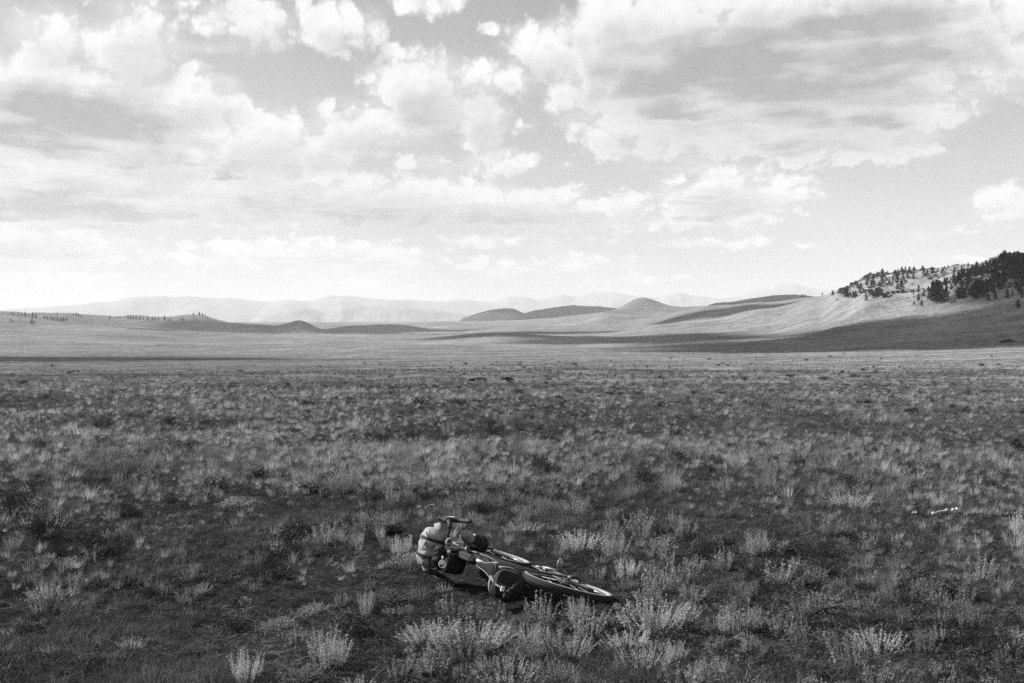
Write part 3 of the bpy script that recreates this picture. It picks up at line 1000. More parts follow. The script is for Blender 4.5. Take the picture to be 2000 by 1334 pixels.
def build_cover():
    def proto(s, mat, nm):
        return s.obj(nm, M[mat], link=False)
    P_grass = [proto(grass_tuft(100 + i, 34, .10, .05, .0032, .75), 'grass', 'blades') for i in range(4)]
    P_tall = [proto(grass_tuft(110 + i, 60, .22, .06, .0035, .38), 'grass', 'blades') for i in range(2)] + [proto(grass_tuft(114 + i, 56, .26, .05, .003, .3), 'straw', 'blades') for i in range(3)] + [proto(grass_tuft(117 + i, 56, .24, .06, .0034, .35), 'bleached', 'blades') for i in range(2)]
    P_forb = [proto(low_mat(120 + i, 90, .07, .035, .0075), 'forb', 'leaves') for i in range(4)]
    P_mat = [proto(low_mat(130 + i, 120, .07, .04, .007), 'small_sage', 'leaves') for i in range(3)]
    P_sage = [proto(sage_clump(140 + i, 26, .15, .07, 24, .0062, .5), 'small_sage', 'stems') for i in range(4)]
    P_dark = [proto(round_shrub(150 + i, 260, .12, .11, .012), 'dark_leaf', 'leaves') for i in range(3)]

    def place(name, x, y, hs, ws, idx, protos, rng, tilt=.12, sink=.008):
        z = height(x, y) - sink
        n = len(x)
        rot = np.stack([rng.normal(0, tilt, n), rng.normal(0, tilt, n), rng.uniform(0, 6.28, n)], 1)
        return scatter(name, np.stack([x, y, z], 1), rot, np.stack([ws, ws, hs], 1), idx, protos)

    # short turf everywhere
    x, y, r, rng = sample(70000, 4.2, 70, 1)
    f = .6 * fbm(x / .9, y / .9, 3, 12) + .7 * fbm(x / 3.7, y / 3.7, 3, 13)
    keep = rng.random(len(x)) < np.clip(.62 + .9 * f, .30, 1)
    x, y, r, f = x[keep], y[keep], r[keep], f[keep]
    s = rng.uniform(.45, 1.0, len(x)) * (1 + r / 60) * np.where(near_bike(x, y), .75, 1) * np.clip(.8 + .6 * f, .45, 1.5)
    place('grass', x, y, s, s * 1.15, rng.integers(0, 4, len(x)), P_grass, rng, .2)
    # forbs on the soil
    x, y, r, rng = sample(42000, 4.2, 40, 2)
    f = fbm(x / .7 + 40, y / .7, 3, 14)
    keep = rng.random(len(x)) < np.clip(.55 + 1.0 * f, .15, 1)
    x, y, r = x[keep], y[keep], r[keep]
    s = rng.uniform(.5, 1.3, len(x)) * np.where(near_bike(x, y), .6, 1) * (1 + r / 50)
    place('ground_cover', x, y, s, s, rng.integers(0, 4, len(x)), P_forb, rng)
    # silver mats
    x, y, r, rng = sample(9000, 4.2, 40, 3)
    f = fbm(x / .8 - 17, y / .8 + 9, 3, 15)
    keep = (rng.random(len(x)) < np.clip(-.25 + 2.2 * f, .02, .9)) & ~near_bike(x, y)
    x, y, r = x[keep], y[keep], r[keep]
    s = rng.uniform(.4, 1.1, len(x)) * (1 + r / 60)
    place('silver_ground_cover', x, y, s, s, rng.integers(0, 3, len(x)), P_mat, rng)
    # small sage, in drifts; thicker in the middle of the field
    x, y, r, rng = sample(17000, 4.4, 70, 4)
    f = fbm(x / 1.5 + 3, y / 1.5 - 8, 3, 16) + .25 * np.exp(-((x / r - .12) / .22) ** 2) * sstep(7.5, 10, r)
    open_turf = 1 - .75 * sstep(.14, .26, x / r) * (1 - sstep(9, 13, r)) - .45 * (1 - sstep(6.5, 9, r)) * (1 - sstep(.14, .26, x / r))
    keep = (rng.random(len(x)) < np.clip(-.10 + 1.5 * f, .03, .9) * open_turf) & ~near_bike(x, y, 1.15)
    x, y, r = x[keep], y[keep], r[keep]
    s = np.clip(rng.lognormal(-.25, .35, len(x)), .35, 1.7) * (1 + r / 100)
    place('low_sagebrush_vegetation', x, y, s, s * rng.uniform(.8, 1.4, len(x)), rng.integers(0, 4, len(x)), P_sage, rng, .1)
    # taller dry grass, in drifts, thinning out towards the plain
    x, y, r, rng = sample(150000, 7.5, 420, 5)
    f = .5 * fbm(x / 1.6, y / 1.6, 3, 18) + .8 * fbm(x / 7.0, y / 5.0, 3, 19)
    keep = (rng.random(len(x)) < np.clip(.50 + 1.1 * f, .06, 1) * (.15 + .85 * sstep(7.5, 18, r)) * (1 - .75 * sstep(60, 400, r))) & ~near_bike(x, y, 1.2)
    x, y, r, f = x[keep], y[keep], r[keep], f[keep]
    s = np.clip(rng.lognormal(-1.08, .42, len(x)), .14, 1.2) * np.clip(.9 + .4 * f, .5, 1.3)
    far = 1 + 1.2 * sstep(30, 250, r)
    k = np.where(rng.random(len(x)) < .35 + .5 * sstep(20, 60, r), rng.integers(2, 5, len(x)), rng.integers(0, 2, len(x)))
    k = np.where(rng.random(len(x)) < .9 * sstep(30, 66, r), rng.integers(5, 7, len(x)), k)
    place('tall_dry_grass', x, y, s * (1 + .3 * sstep(30, 250, r)), s * far * rng.uniform(.8, 1.5, len(x)), k, P_tall, rng, .12)
    # fallen stalks and straw on the soil
    def litter(seed):
        q = random.Random(seed); s = Soup()
        for i in range(7):
            s.blade((q.uniform(-.07, .07), q.uniform(-.07, .07), q.uniform(.004, .02)), q.uniform(0, 6.28), q.uniform(1.35, 1.55), q.uniform(.03, .11), .0026, q.uniform(-.1, .15), 2)
        return s
    P_litter = [proto(litter(160 + i), 'straw', 'stalks') for i in range(3)]
    x, y, r, rng = sample(3200, 4.2, 22, 7)
    s = rng.uniform(.6, 1.5, len(x))
    place('dry_litter', x, y, s, s, rng.integers(0, 3, len(x)), P_litter, rng, .05, 0.0)
    # dark low bushes
    x, y, r, rng = sample(3800, 5.0, 300, 6)
    f = fbm(x / 2.5 - 7, y / 2.5 + 31, 3, 20)
    keep = (rng.random(len(x)) < np.clip(.15 + 1.0 * f, .02, .7) * (1 - .6 * sstep(25, 60, r))) & ~near_bike(x, y, 1.3)
    x, y, r = x[keep], y[keep], r[keep]
    s = np.clip(rng.lognormal(-.5, .4, len(x)), .25, 1.6) * (1 + r / 90)
    place('dark_undergrowth', x, y, s, s * rng.uniform(.9, 1.5, len(x)), rng.integers(0, 3, len(x)), P_dark, rng, .1)


build_cover()

# ------------------------------------------------------------------ pines
def pine(seed, h=1.0, slim=.28, n=260):
    """unit height conifer: crown of needle clumps on whorled limbs, tapered trunk"""
    r = random.Random(seed); c = Soup()
    ph = r.uniform(0, 6)
    for i in range(n):
        t = r.random() ** .8                      # 0 bottom of crown .. 1 top
        z = .14 + .86 * t
        w = slim * (1 - t) ** .75 * (1 + .35 * math.sin(t * 17 + ph)) * (.75 + .5 * vn1(seed, t * 6)) + .012
        a = r.uniform(0, 6.28)
        d = w * math.sqrt(r.random())
        c.leaf((math.cos(a) * d, math.sin(a) * d, z), r, .068 * r.uniform(.6, 1.5) * (1.1 - .5 * t))
    tr = Soup()
    k = 6
    for i, (z, rad) in enumerate(((-.04, .024), (.25, .018), (.9, .004))):
        for j in range(k):
            a = 6.2832 * j / k
            tr.v.append((math.cos(a) * rad, math.sin(a) * rad, z))
    for i in range(2):
        for j in range(k):
            tr.f.append((i * k + j, i * k + (j + 1) % k, (i + 1) * k + (j + 1) % k, (i + 1) * k + j))
    for i in range(7):                            # limbs
        t = r.uniform(.1, .7); a = r.uniform(0, 6.28)
        tr.blade((0, 0, .12 + .8 * t), a, 1.2, slim * (1 - t) * .9, .012, -.3, 2)
    return c, tr


def vn1(seed, t):
    return float(vnoise(seed * 3.7, t, 4))


PINE = []
for i, (sl, n) in enumerate(((.22, 340), (.28, 380), (.34, 420), (.25, 340), (.31, 400), (.38, 420))):
    c, t = pine(200 + i, 1.0, sl, n)
    PINE.append((c.obj('crown', M['needle'], link=False).data, t.obj('trunk', M['bark'], link=False).data))

_rt = random.Random(5)


def plant_pine(px, py, hpx, label, group, var=None, rmin=300):
    x, y, z = on_ground(px, py, rmin)
    r = math.hypot(x, y)
    v = _rt.randrange(6) if var is None else var
    h = hpx / FPX * r * 1.22
    root = bpy.data.objects.new('pine_tree', None)
    root.empty_display_size = .1
    COL.objects.link(root)
    root.location = (x, y, z - .02 * h)
    root.rotation_euler = (0, 0, _rt.uniform(0, 6.28))
    w = h * _rt.uniform(.85, 1.25)
    root.scale = (w, w, h)
    for nm, me in (('crown', PINE[v][0]), ('trunk', PINE[v][1])):
        o = bpy.data.objects.new(nm, me)
        COL.objects.link(o)
        o.parent = root
    tag(root, label, 'pine tree', group)


ORD = 'first second third fourth fifth sixth seventh eighth ninth tenth eleventh twelfth thirteenth fourteenth fifteenth sixteenth seventeenth eighteenth nineteenth twentieth'.split()


def plant_rows(spots, conv, what, group, bands=1, names=('',), rmin=300):
    """plant a group of pines, told apart by row and by their place along it"""
    spots = sorted(spots, key=lambda q: q[1])
    per = math.ceil(len(spots) / bands)
    for k in range(bands):
        row = sorted(spots[k * per:(k + 1) * per])
        for i, q in enumerate(row):
            n, m = i, len(row)
            if i == 0: pos = 'leftmost'
            elif i == m - 1: pos = 'rightmost'
            else: pos = ORD[i] + ' from left'
            plant_pine(*conv(*q), what % (pos, names[k]) if '%s' in what.replace('%s', '', 1) else what % pos, group, rmin=rmin)


def hill(cx, cy, h):
    return 1550 + cx * .225, 470 + cy * .225, h * .225


FOOT = [(340, 480, 42, 'lone round pine at the far left tip of the wooded hill'), (375, 522, 16, 'tiny pine below the lone round one at the hill tip'),
        (460, 507, 88, 'tall slim pine near the left tip of the wooded hill'), (630, 527, 46, 'pine standing apart on pale grass below the wooded hill, with a dark base'),
        (1045, 562, 32, 'small pine at the hill foot, left of the ball-shaped one'), (1110, 572, 48, 'ball-shaped pine at the foot of the hill on the shadow edge'),
        (1085, 532, 58, 'pine above the ball-shaped one at the hill foot'), (1010, 532, 14, 'tiniest bush-like pine on the bare slope below the hill'),
        (1085, 452, 52, 'single pine on the bare pale slope in the middle of the hill'), (1040, 472, 22, 'small pine left of the single one on the bare slope'),
        (1325, 522, 112, 'tall dark pine at the right end of the black grove'), (1515, 232, 34, 'lone pine breaking the bare skyline right of the pale slope'),
        (1710, 192, 32, 'pine on the step of the skyline below the summit'), (1950, 592, 62, 'lowest pine on the shaded slope near the right edge'),
        (1690, 522, 50, 'slim pine on the shaded slope, left one of a pair'), (1750, 517, 62, 'rounder pine on the shaded slope, right one of a pair'),
        (1855, 502, 62, 'pine alone on the shaded slope between the pair and the edge')]
for cx, cy, h, lab in FOOT:
    plant_pine(*hill(cx, cy, h), lab, 'single pines on the wooded hill')
CREST = [(405, 460, 42), (435, 466, 50), (490, 492, 42), (520, 492, 46), (540, 492, 50), (500, 400, 32), (535, 372, 22), (555, 420, 52), (585, 426, 50), (610, 460, 36), (645, 362, 52), (690, 392, 60), (690, 332, 36), (725, 322, 42), (770, 332, 72), (770, 392, 56),
         (815, 297, 28), (880, 332, 62), (905, 302, 46), (940, 292, 50), (970, 282, 46), (1005, 282, 46), (1045, 282, 46), (900, 432, 42), (935, 432, 70), (870, 472, 26), (905, 372, 60), (950, 352, 60), (990, 332, 52), (1040, 332, 50), (860, 360, 40), (640, 400, 36), (740, 400, 40), (830, 380, 36)]
_rj = random.Random(8)
CREST = CREST + [(q[0] + _rj.choice((-16, -11, 12, 17)), q[1] + _rj.uniform(2, 14), q[2] * _rj.uniform(.45, .8)) for q in CREST[:-4] if q[0] > 480][:20]
plant_rows(CREST, hill, 'dark pine, %s, %s row, left rocky half of hill', 'pines on the left half of the hill', 4, ('top', 'upper middle', 'lower middle', 'bottom'))
SPUR = [(700, 507, 42), (720, 502, 72), (740, 482, 62), (780, 502, 42), (765, 472, 42)]
plant_rows(SPUR, hill, 'pine, %s in the small clump at the left foot of the pale slope', 'pine clump below the pale slope', 1, ('',))
SKY = [(1120, 272, 42), (1130, 312, 52), (1160, 302, 42), (1200, 282, 42), (1212, 292, 46), (1250, 277, 26), (1290, 272, 32), (1310, 252, 22), (1345, 247, 22), (1400, 237, 16), (1460, 232, 16), (1395, 282, 40)]
SKY = SKY + [(q[0] + _rj.choice((-15, -10, 11, 16)), q[1] + _rj.uniform(0, 12), q[2] * _rj.uniform(.5, .85)) for q in SKY][:8]
plant_rows(SKY, hill, 'small dark pine, %s along the middle of the hill skyline', 'pines along the skyline', 1, ('',))
GROVE = [(1210, 542, 150), (1240, 547, 160), (1272, 547, 148), (1225, 540, 120), (1258, 530, 140), (1130, 492, 56), (1172, 462, 52), (1215, 422, 52), (1195, 480, 60)]
plant_rows(GROVE, hill, 'tall black pine, %s in the dense grove at the hill foot', 'pines of the dense grove', 1, ('',))
STRIP = [(1310, 402, 62), (1330, 387, 56), (1390, 392, 84), (1430, 372, 92), (1460, 342, 84), (1510, 372, 92), (1480, 332, 72), (1440, 390, 80), (1550, 302, 72), (1590, 262, 62), (1600, 312, 74), (1640, 302, 82), (1670, 282, 84), (1570, 330, 80), (1620, 270, 50), (1530, 340, 70)]
STRIP = STRIP + [(q[0] + _rj.choice((-15, -10, 11, 16)), q[1] + _rj.uniform(0, 12), q[2] * _rj.uniform(.5, .85)) for q in STRIP][:12]
plant_rows(STRIP, hill, 'dark pine, %s, %s side of the slanting band to the summit', 'pines in the slanting band', 2, ('upper', 'lower'))
LOWER = [(1430, 502, 72), (1460, 502, 82), (1480, 480, 60), (1560, 502, 92), (1600, 502, 122), (1640, 492, 104), (1580, 432, 72), (1620, 440, 80), (1660, 450, 70), (1700, 440, 60), (1730, 452, 54), (1540, 470, 60), (1500, 440, 50), (1670, 400, 60), (1720, 390, 70), (1780, 420, 60), (1810, 390, 60), (1900, 482, 42), (1960, 462, 62), (1985, 502, 62), (1930, 430, 60), (1980, 420, 70)]
LOWER = LOWER + [(q[0] + _rj.choice((-15, -10, 11, 16)), q[1] + _rj.uniform(0, 12), q[2] * _rj.uniform(.5, .85)) for q in LOWER][:14]
plant_rows(LOWER, hill, 'dark pine, %s, %s row, lower shaded side of hill', 'pines on the lower shaded side', 3, ('upper', 'middle', 'lower'))
TOP = [(1700, 302, 100), (1740, 312, 112), (1770, 362, 112), (1800, 262, 112), (1830, 252, 120), (1870, 262, 122), (1910, 252, 110), (1950, 262, 120), (1990, 272, 110), (1760, 240, 70), (1790, 200, 60), (1820, 190, 60), (1850, 170, 54), (1880, 172, 56), (1915, 176, 60), (1945, 172, 62), (1975, 190, 60), (2000, 200, 60), (1850, 330, 100), (1900, 340, 110), (1950, 340, 110), (1990, 352, 110), (1820, 350, 90), (1730, 240, 60), (1880, 220, 70), (1930, 230, 80), (2030, 220, 80), (2050, 300, 100), (2030, 400, 90)]
plant_rows(TOP, hill, 'black pine, %s, %s tier of the summit forest', 'pines of the summit forest', 3, ('top', 'middle', 'bottom'))


def knoll(cx, cy, h):
    return cx * .35, 560 + cy * .35, h * .35


LEFT = [(65, 157, 13), (78, 162, 11), (100, 170, 16), (120, 170, 19), (140, 170, 23), (165, 167, 13), (182, 174, 25), (200, 177, 22), (60, 197, 15), (72, 202, 13), (190, 207, 15)]
plant_rows(LEFT, knoll, 'tiny pine, %s on the farthest left knoll', 'pines on the far left knoll', rmin=1500)
plant_pine(*knoll(178, 214, 30), 'largest of the tiny far pines, standing before the left knoll', 'pines on the far left knoll', rmin=1500)
plant_rows([(250, 182, 16), (265, 187, 18), (285, 187, 18), (300, 190, 17), (320, 192, 20), (340, 194, 19), (355, 195, 21), (372, 192, 20), (320, 160, 13), (410, 162, 13), (425, 162, 15), (437, 164, 14), (450, 170, 9)], knoll, 'tiny pine, %s in the second row of far pines', 'pines of the second far row', rmin=1500)
plant_pine(*knoll(613, 184, 18), 'tiny lone pine between the second and third rows of far pines', 'pines of the third far row', rmin=1500)
plant_rows([(650, 180, 11), (670, 177, 11), (715, 182, 20), (730, 184, 22), (745, 185, 20), (760, 185, 18), (780, 187, 18), (800, 188, 16), (825, 190, 18), (850, 189, 18), (865, 189, 15), (885, 189, 13), (918, 189, 24), (945, 192, 14), (957, 190, 13)], knoll, 'tiny pine, %s in the third, longest row of far pines', 'pines of the third far row', rmin=1500)
plant_rows([(1010, 194, 18), (1025, 197, 19), (1080, 162, 15), (1112, 162, 18), (1130, 167, 17), (1145, 172, 16), (1160, 177, 14)], knoll, 'tiny pine, %s by the pointed pale knoll', 'pines round the pointed knoll', rmin=1500)
plant_rows([(1416, 590, 5), (1432, 589, 5), (1567, 577, 6), (1572, 577, 6), (1606, 577, 5)], lambda *q: q, 'minute pine, %s on the dark ridge left of the wooded hill', 'pines on the dark ridge', rmin=1500)


# ---- low scrub between the pines, one uncountable mass
def hill_scrub():
    rng = np.random.default_rng(9)
    n = 7000
    r = rng.uniform(860, 1330, n); px = rng.uniform(1630, 2080, n)
    az = np.arctan((px - 1000) / FPX)
    x, y = r * np.sin(az), r * np.cos(az)
    f = fbm(x / 45, y / 45, 3, 23) + .35 * sstep(1850, 1960, px) - .25 * np.exp(-((px - 1800) / 70) ** 2)
    f = f + .45 * np.exp(-((px - 1720) / 70) ** 2) * sstep(980, 1060, r)
    py = HORIZON - (height(x, y) - CAM_H) / (r * np.cos(az)) * FPX
    keep = (rng.random(n) < np.clip(.25 + 1.3 * f, .04, .95)) & (py < 580 + .03 * (px - 1640))
    x, y = x[keep], y[keep]; m = len(x)
    protos = [round_shrub(170 + i, 200, .2, .24, .03).obj('leaves', M['needle'], link=False) for i in range(3)]
    s = np.clip(rng.lognormal(1.6, .5, m), 2, 12)
    scatter('hillside_undergrowth', np.stack([x, y, height(x, y) - .1], 1), np.stack([np.zeros(m), np.zeros(m), rng.uniform(0, 6.28, m)], 1), np.stack([s * 1.2, s * 1.2, s], 1), rng.integers(0, 3, m), protos)


hill_scrub()


# ---- rocks showing through on the wooded hill, soil mounds, bones
M['rock'] = mat_slope('granite', .20, .35, .6)
M['soil'] = mat_plain('turned_soil', .02, .95, .05, var=.2, scale=8)
M['bone'] = mat_plain('bleached_bone', .40, .6, .3, var=.08)


def lump(name, px, py, wpx, hpx, mat, seed, label, cat, group=None, rmin=0.0, depth=.8, rough=.35):
    x, y, z = on_ground(px, py, rmin)
    r = math.hypot(x, y)
    W = wpx / FPX * r; H = hpx / FPX * r
    vs = []; fs = []
    nu, nv = 22, 9
    for j in range(nv):
        ph = math.pi / 2 * j / (nv - 1)
        for i in range(nu):
            th = 6.2832 * i / nu
            k = 1 + rough * float(fbm(math.cos(th) * 1.7 + seed, math.sin(th) * 1.7 + j * .35, 3, seed % 7)) * 1.6
            vs.append((math.cos(th) * math.cos(ph) * W * .5 * k, math.sin(th) * math.cos(ph) * W * .5 * depth * k, -.15 * H + math.sin(ph) * H * 1.1 * (1 + (k - 1) * .8)))
    for j in range(nv - 1):
        for i in range(nu):
            fs.append((j * nu + i, j * nu + (i + 1) % nu, (j + 1) * nu + (i + 1) % nu, (j + 1) * nu + i))
    o = mesh_obj(name, vs, fs, mat, smooth=False)
    o.location = (x, y, z)
    tag(o, label, cat, group)
    return o


for i, (px, py, w, h, lab) in enumerate([
        (1861, 592, 10, 13, 'pale rock outcrop at the hill foot right of the black grove'), (1872, 570, 14, 9, 'pale rock outcrop above the one beside the grove'),
        (1884, 556, 12, 7, 'highest pale rock outcrop right of the grove'), (1899, 560, 9, 8, 'small pale rock between dark pines on the hill'),
        (1730, 549, 12, 9, 'pale crag among pines on the left crest of the hill'), (1748, 545, 10, 8, 'pale crag right of the other one on the left crest'),
        (1944, 515, 9, 10, 'pale rock on the skyline step below the summit'),
        (1705, 556, 9, 6, 'low pale rock left of the crags on the left crest'), (1765, 552, 10, 5, 'flat pale rock below the skyline pines'), (1815, 542, 9, 4, 'flat pale rock high on the bare pale slope'),
        (1842, 540, 8, 4, 'small pale rock right of the flat one on the bare slope'), (1895, 575, 11, 7, 'pale rock low on the shaded face of the hill'), (1915, 548, 10, 6, 'pale rock among the upper pines of the shaded face'), (1720, 568, 9, 5, 'pale rock at the foot of the left crest')]):
    lump('rock_outcrop', px, py, w, h, M['rock'], 3 + i, lab, 'rock', 'rocks on the wooded hill', rmin=300, rough=.5)
for i, (px, py, w, h, lab) in enumerate([
        (934, 744, 44, 6, 'long low black soil mound far out in the field, left of two'), (992, 742, 30, 5, 'shorter black soil mound far out in the field, right of two'),
        (1968, 668, 26, 5, 'small black mound on the shaded slope at the right edge')]):
    lump('soil_mound', px, py, w, h, M['soil'], 13 + i, lab, 'soil mound', 'soil mounds', depth=.7)


# ------------------------------------------------------------------ tube and bag shapes in the bicycle's own frame
def frame_along(pts):
    out = []
    up = Vector((0.13, .31, .94))
    for i, p in enumerate(pts):
        a = Vector(pts[max(i - 1, 0)]); b = Vector(pts[min(i + 1, len(pts) - 1)])
        t = (b - a).normalized()
        u = up.cross(t)
        if u.length < .05: u = Vector((1, .2, 0)).cross(t)
        u.normalize(); v = t.cross(u)
        out.append((Vector(p), u, v))
    return out


def tube_data(pts, rad, seg=10):
    """swept tube with closed ends; rad is a number or one per point"""
    if isinstance(rad, (int, float)): rad = [rad] * len(pts)
    vs = []; fs = []
    fr = frame_along(pts)
    for (p, u, v), r in zip(fr, rad):
        rr = r if isinstance(r, tuple) else (r, r)
        for j in range(seg):
            a = 6.28318 * j / seg
            vs.append(tuple(p + u * math.cos(a) * rr[0] + v * math.sin(a) * rr[1]))
    n = len(pts)
    for i in range(n - 1):
        for j in range(seg):
            fs.append((i * seg + j, i * seg + (j + 1) % seg, (i + 1) * seg + (j + 1) % seg, (i + 1) * seg + j))
    fs.append(tuple(range(seg))[::-1])
    fs.append(tuple((n - 1) * seg + j for j in range(seg)))
    return vs, fs


def tube(name, pts, rad, mat, parent, seg=10):
    vs, fs = tube_data(pts, rad, seg)
    return mesh_obj(name, vs, fs, mat, parent, smooth=True)


def spline(pts, n=24):
    P = [Vector(p) for p in pts]
    P = [P[0] * 2 - P[1]] + P + [P[-1] * 2 - P[-2]]
    out = []
    m = len(P) - 3
    for k in range(n + 1):
        f = k / n * m; i = min(int(f), m - 1); t = f - i
        a, b, c, d = P[i:i + 4]
        out.append(tuple(.5 * ((2 * b) + (c - a) * t + (2 * a - 5 * b + 4 * c - d) * t * t + (3 * b - a - 3 * c + d) * t ** 3)))
    return out


def ring(name, c, R, profile, mat, parent, seg=72, smooth=True):
    """surface of revolution about the local Z axis; profile is a closed list of (dr, dz)"""
    vs = []; fs = []; k = len(profile)
    for i in range(seg):
        a = 6.28318530718 * i / seg
        for dr, dz in profile:
            vs.append((c[0] + math.cos(a) * (R + dr), c[1] + math.sin(a) * (R + dr), c[2] + dz))
    for i in range(seg):
        for j in range(k):
            fs.append((i * k + j, i * k + (j + 1) % k, ((i + 1) % seg) * k + (j + 1) % k, ((i + 1) % seg) * k + j))
    return mesh_obj(name, vs, fs, mat, parent, smooth=smooth)


def disc(name, c, R, thick, mat, parent, axis=(0, 0, 1), seg=28):
    ax = Vector(axis).normalized(); c = Vector(c)
    return tube(name, [tuple(c - ax * thick * .5), tuple(c - ax * thick * .4), tuple(c + ax * thick * .4), tuple(c + ax * thick * .5)], [R * .94, R, R, R * .94], mat, parent, seg)


def sack(name, a, b, ra, rb, mat, parent, seed=1, seg=28, rows=22, wrinkle=.05, square=2.6, u_hint=None, flat=1.0):
    """stuffed bag between a and b: rounded ends, squarish section, wrinkles and sag"""
    a = Vector(a); b = Vector(b); t = (b - a); L = t.length; t.normalize()
    u = Vector(u_hint) if u_hint else Vector((.2, .9, .3))
    u = (u - t * u.dot(t)).normalized(); v = t.cross(u)
    vs = []; fs = []
    for i in range(rows):
        f = i / (rows - 1)
        e = (1 - abs(2 * f - 1) ** 5) ** .5 if 0 < f < 1 else 0.0
        r = (ra + (rb - ra) * f) * max(e, .02)
        for j in range(seg):
            th = 6.28318 * j / seg
            c, s = math.cos(th), math.sin(th)
            k = 1.0 / (abs(c) ** square + abs(s) ** square) ** (1 / square)
            w = 1 + wrinkle * (float(fbm(f * 5 + seed, th * 1.3 + seed * 2, 3, seed % 8)) * 1.6 + .5 * math.sin(f * 26 + seed + 2 * math.sin(th * 2 + seed)))
            p = a + t * (L * f) + u * (c * k * r * w) + v * (s * k * r * w * flat)
            vs.append(tuple(p))
    for i in range(rows - 1):
        for j in range(seg):
            fs.append((i * seg + j, i * seg + (j + 1) % seg, (i + 1) * seg + (j + 1) % seg, (i + 1) * seg + j))
    fs.append(tuple(range(seg))[::-1]); fs.append(tuple((rows - 1) * seg + j for j in range(seg)))
    return mesh_obj(name, vs, fs, mat, parent, smooth=True)


def band(name, c, axis, r1, r2, width, mat, parent, u_hint, square=2.6, seg=40, thick=.004):
    """strap running round a bag"""
    ax = Vector(axis).normalized(); c = Vector(c)
    u = Vector(u_hint); u = (u - ax * u.dot(ax)).normalized(); v = ax.cross(u)
    vs = []; fs = []
    prof = [(-width / 2, 0), (width / 2, 0), (width / 2, thick), (-width / 2, thick)]
    for j in range(seg):
        th = 6.28318 * j / seg
        cc, s = math.cos(th), math.sin(th)
        k = 1.0 / (abs(cc) ** square + abs(s) ** square) ** (1 / square)
        for dz, dr in prof:
            vs.append(tuple(c + ax * dz + u * cc * k * (r1 + dr) + v * s * k * (r2 + dr)))
    for j in range(seg):
        for i in range(4):
            fs.append((j * 4 + i, ((j + 1) % seg) * 4 + i, ((j + 1) % seg) * 4 + (i + 1) % 4, j * 4 + (i + 1) % 4))
    return mesh_obj(name, vs, fs, mat, parent, smooth=False)


def block(name, c, size, mat, parent, rot=None, bev=.15):
    """bevelled box"""
    bm = bmesh.new()
    bmesh.ops.create_cube(bm, size=1.0)
    bmesh.ops.scale(bm, vec=size, verts=bm.verts)
    bmesh.ops.bevel(bm, geom=list(bm.edges), offset=min(size) * bev, segments=2, affect='EDGES')
    if rot is not None:
        bmesh.ops.rotate(bm, cent=(0, 0, 0), matrix=rot, verts=bm.verts)
    bmesh.ops.translate(bm, vec=c, verts=bm.verts)
    me = bpy.data.meshes.new(name)
    bm.to_mesh(me); bm.free()
    me.materials.append(mat)
    o = bpy.data.objects.new(name, me)
    COL.objects.link(o)
    o.parent = parent
    return o


# ------------------------------------------------------------------ the bicycle, lying on its left side
M['paint'] = mat_plain('frame_paint', .03, .35, .5, var=.1)
M['alloy'] = mat_plain('alloy', .22, .45, .5, .4, var=.08)
M['blackpart'] = mat_plain('black_anodised', .02, .4, .4, var=.2)
M['tape'] = mat_plain('bar_tape', .014, .7, .3, var=.3, scale=60, bumpy=.4)
M['tread'] = mat_plain('tyre_tread', .022, .85, .2, var=.25, scale=40, bumpy=.3)
M['sidewall'] = mat_plain('dusty_sidewall', .24, .8, .2, var=.15, scale=30)
M['rim'] = mat_plain('rim', .03, .35, .5, var=.15)
M['steel'] = mat_plain('dull_steel', .10, .5, .4, .3, var=.1)
M['saddle'] = mat_plain('saddle_cover', .015, .85, .1, var=.15)
M['pale_cloth'] = mat_plain('pale_ripstop', .20, .75, .3, var=.12, scale=14, bumpy=.5)
M['grey_cloth'] = mat_plain('grey_cordura', .035, .85, .2, var=.2, scale=40, bumpy=.5)
M['black_cloth'] = mat_plain('black_cordura', .012, .8, .25, var=.25, scale=40, bumpy=.5)
M['strap'] = mat_plain('webbing', .02, .8, .2, var=.2)
M['pale_strap'] = mat_plain('grey_webbing', .16, .7, .3, var=.15)
M['white'] = mat_plain('white_plastic', .6, .5, .4, var=.05)

BM = Matrix(((-0.5460461778, -0.7993768396, 0.2506596097, 0.3920),
             (0.8374041215, -0.5294728347, 0.1356939740, 7.0257),
             (0.0242468340, 0.2839985661, 0.9585180778, 0.1160),
             (0, 0, 0, 1)))

BM = BM @ Matrix.Scale(.965, 4)
bike = empty('bicycle', BM)
tag(bike, 'loaded drop-bar touring bicycle lying on its side in the grass', 'bicycle')

RW = .318


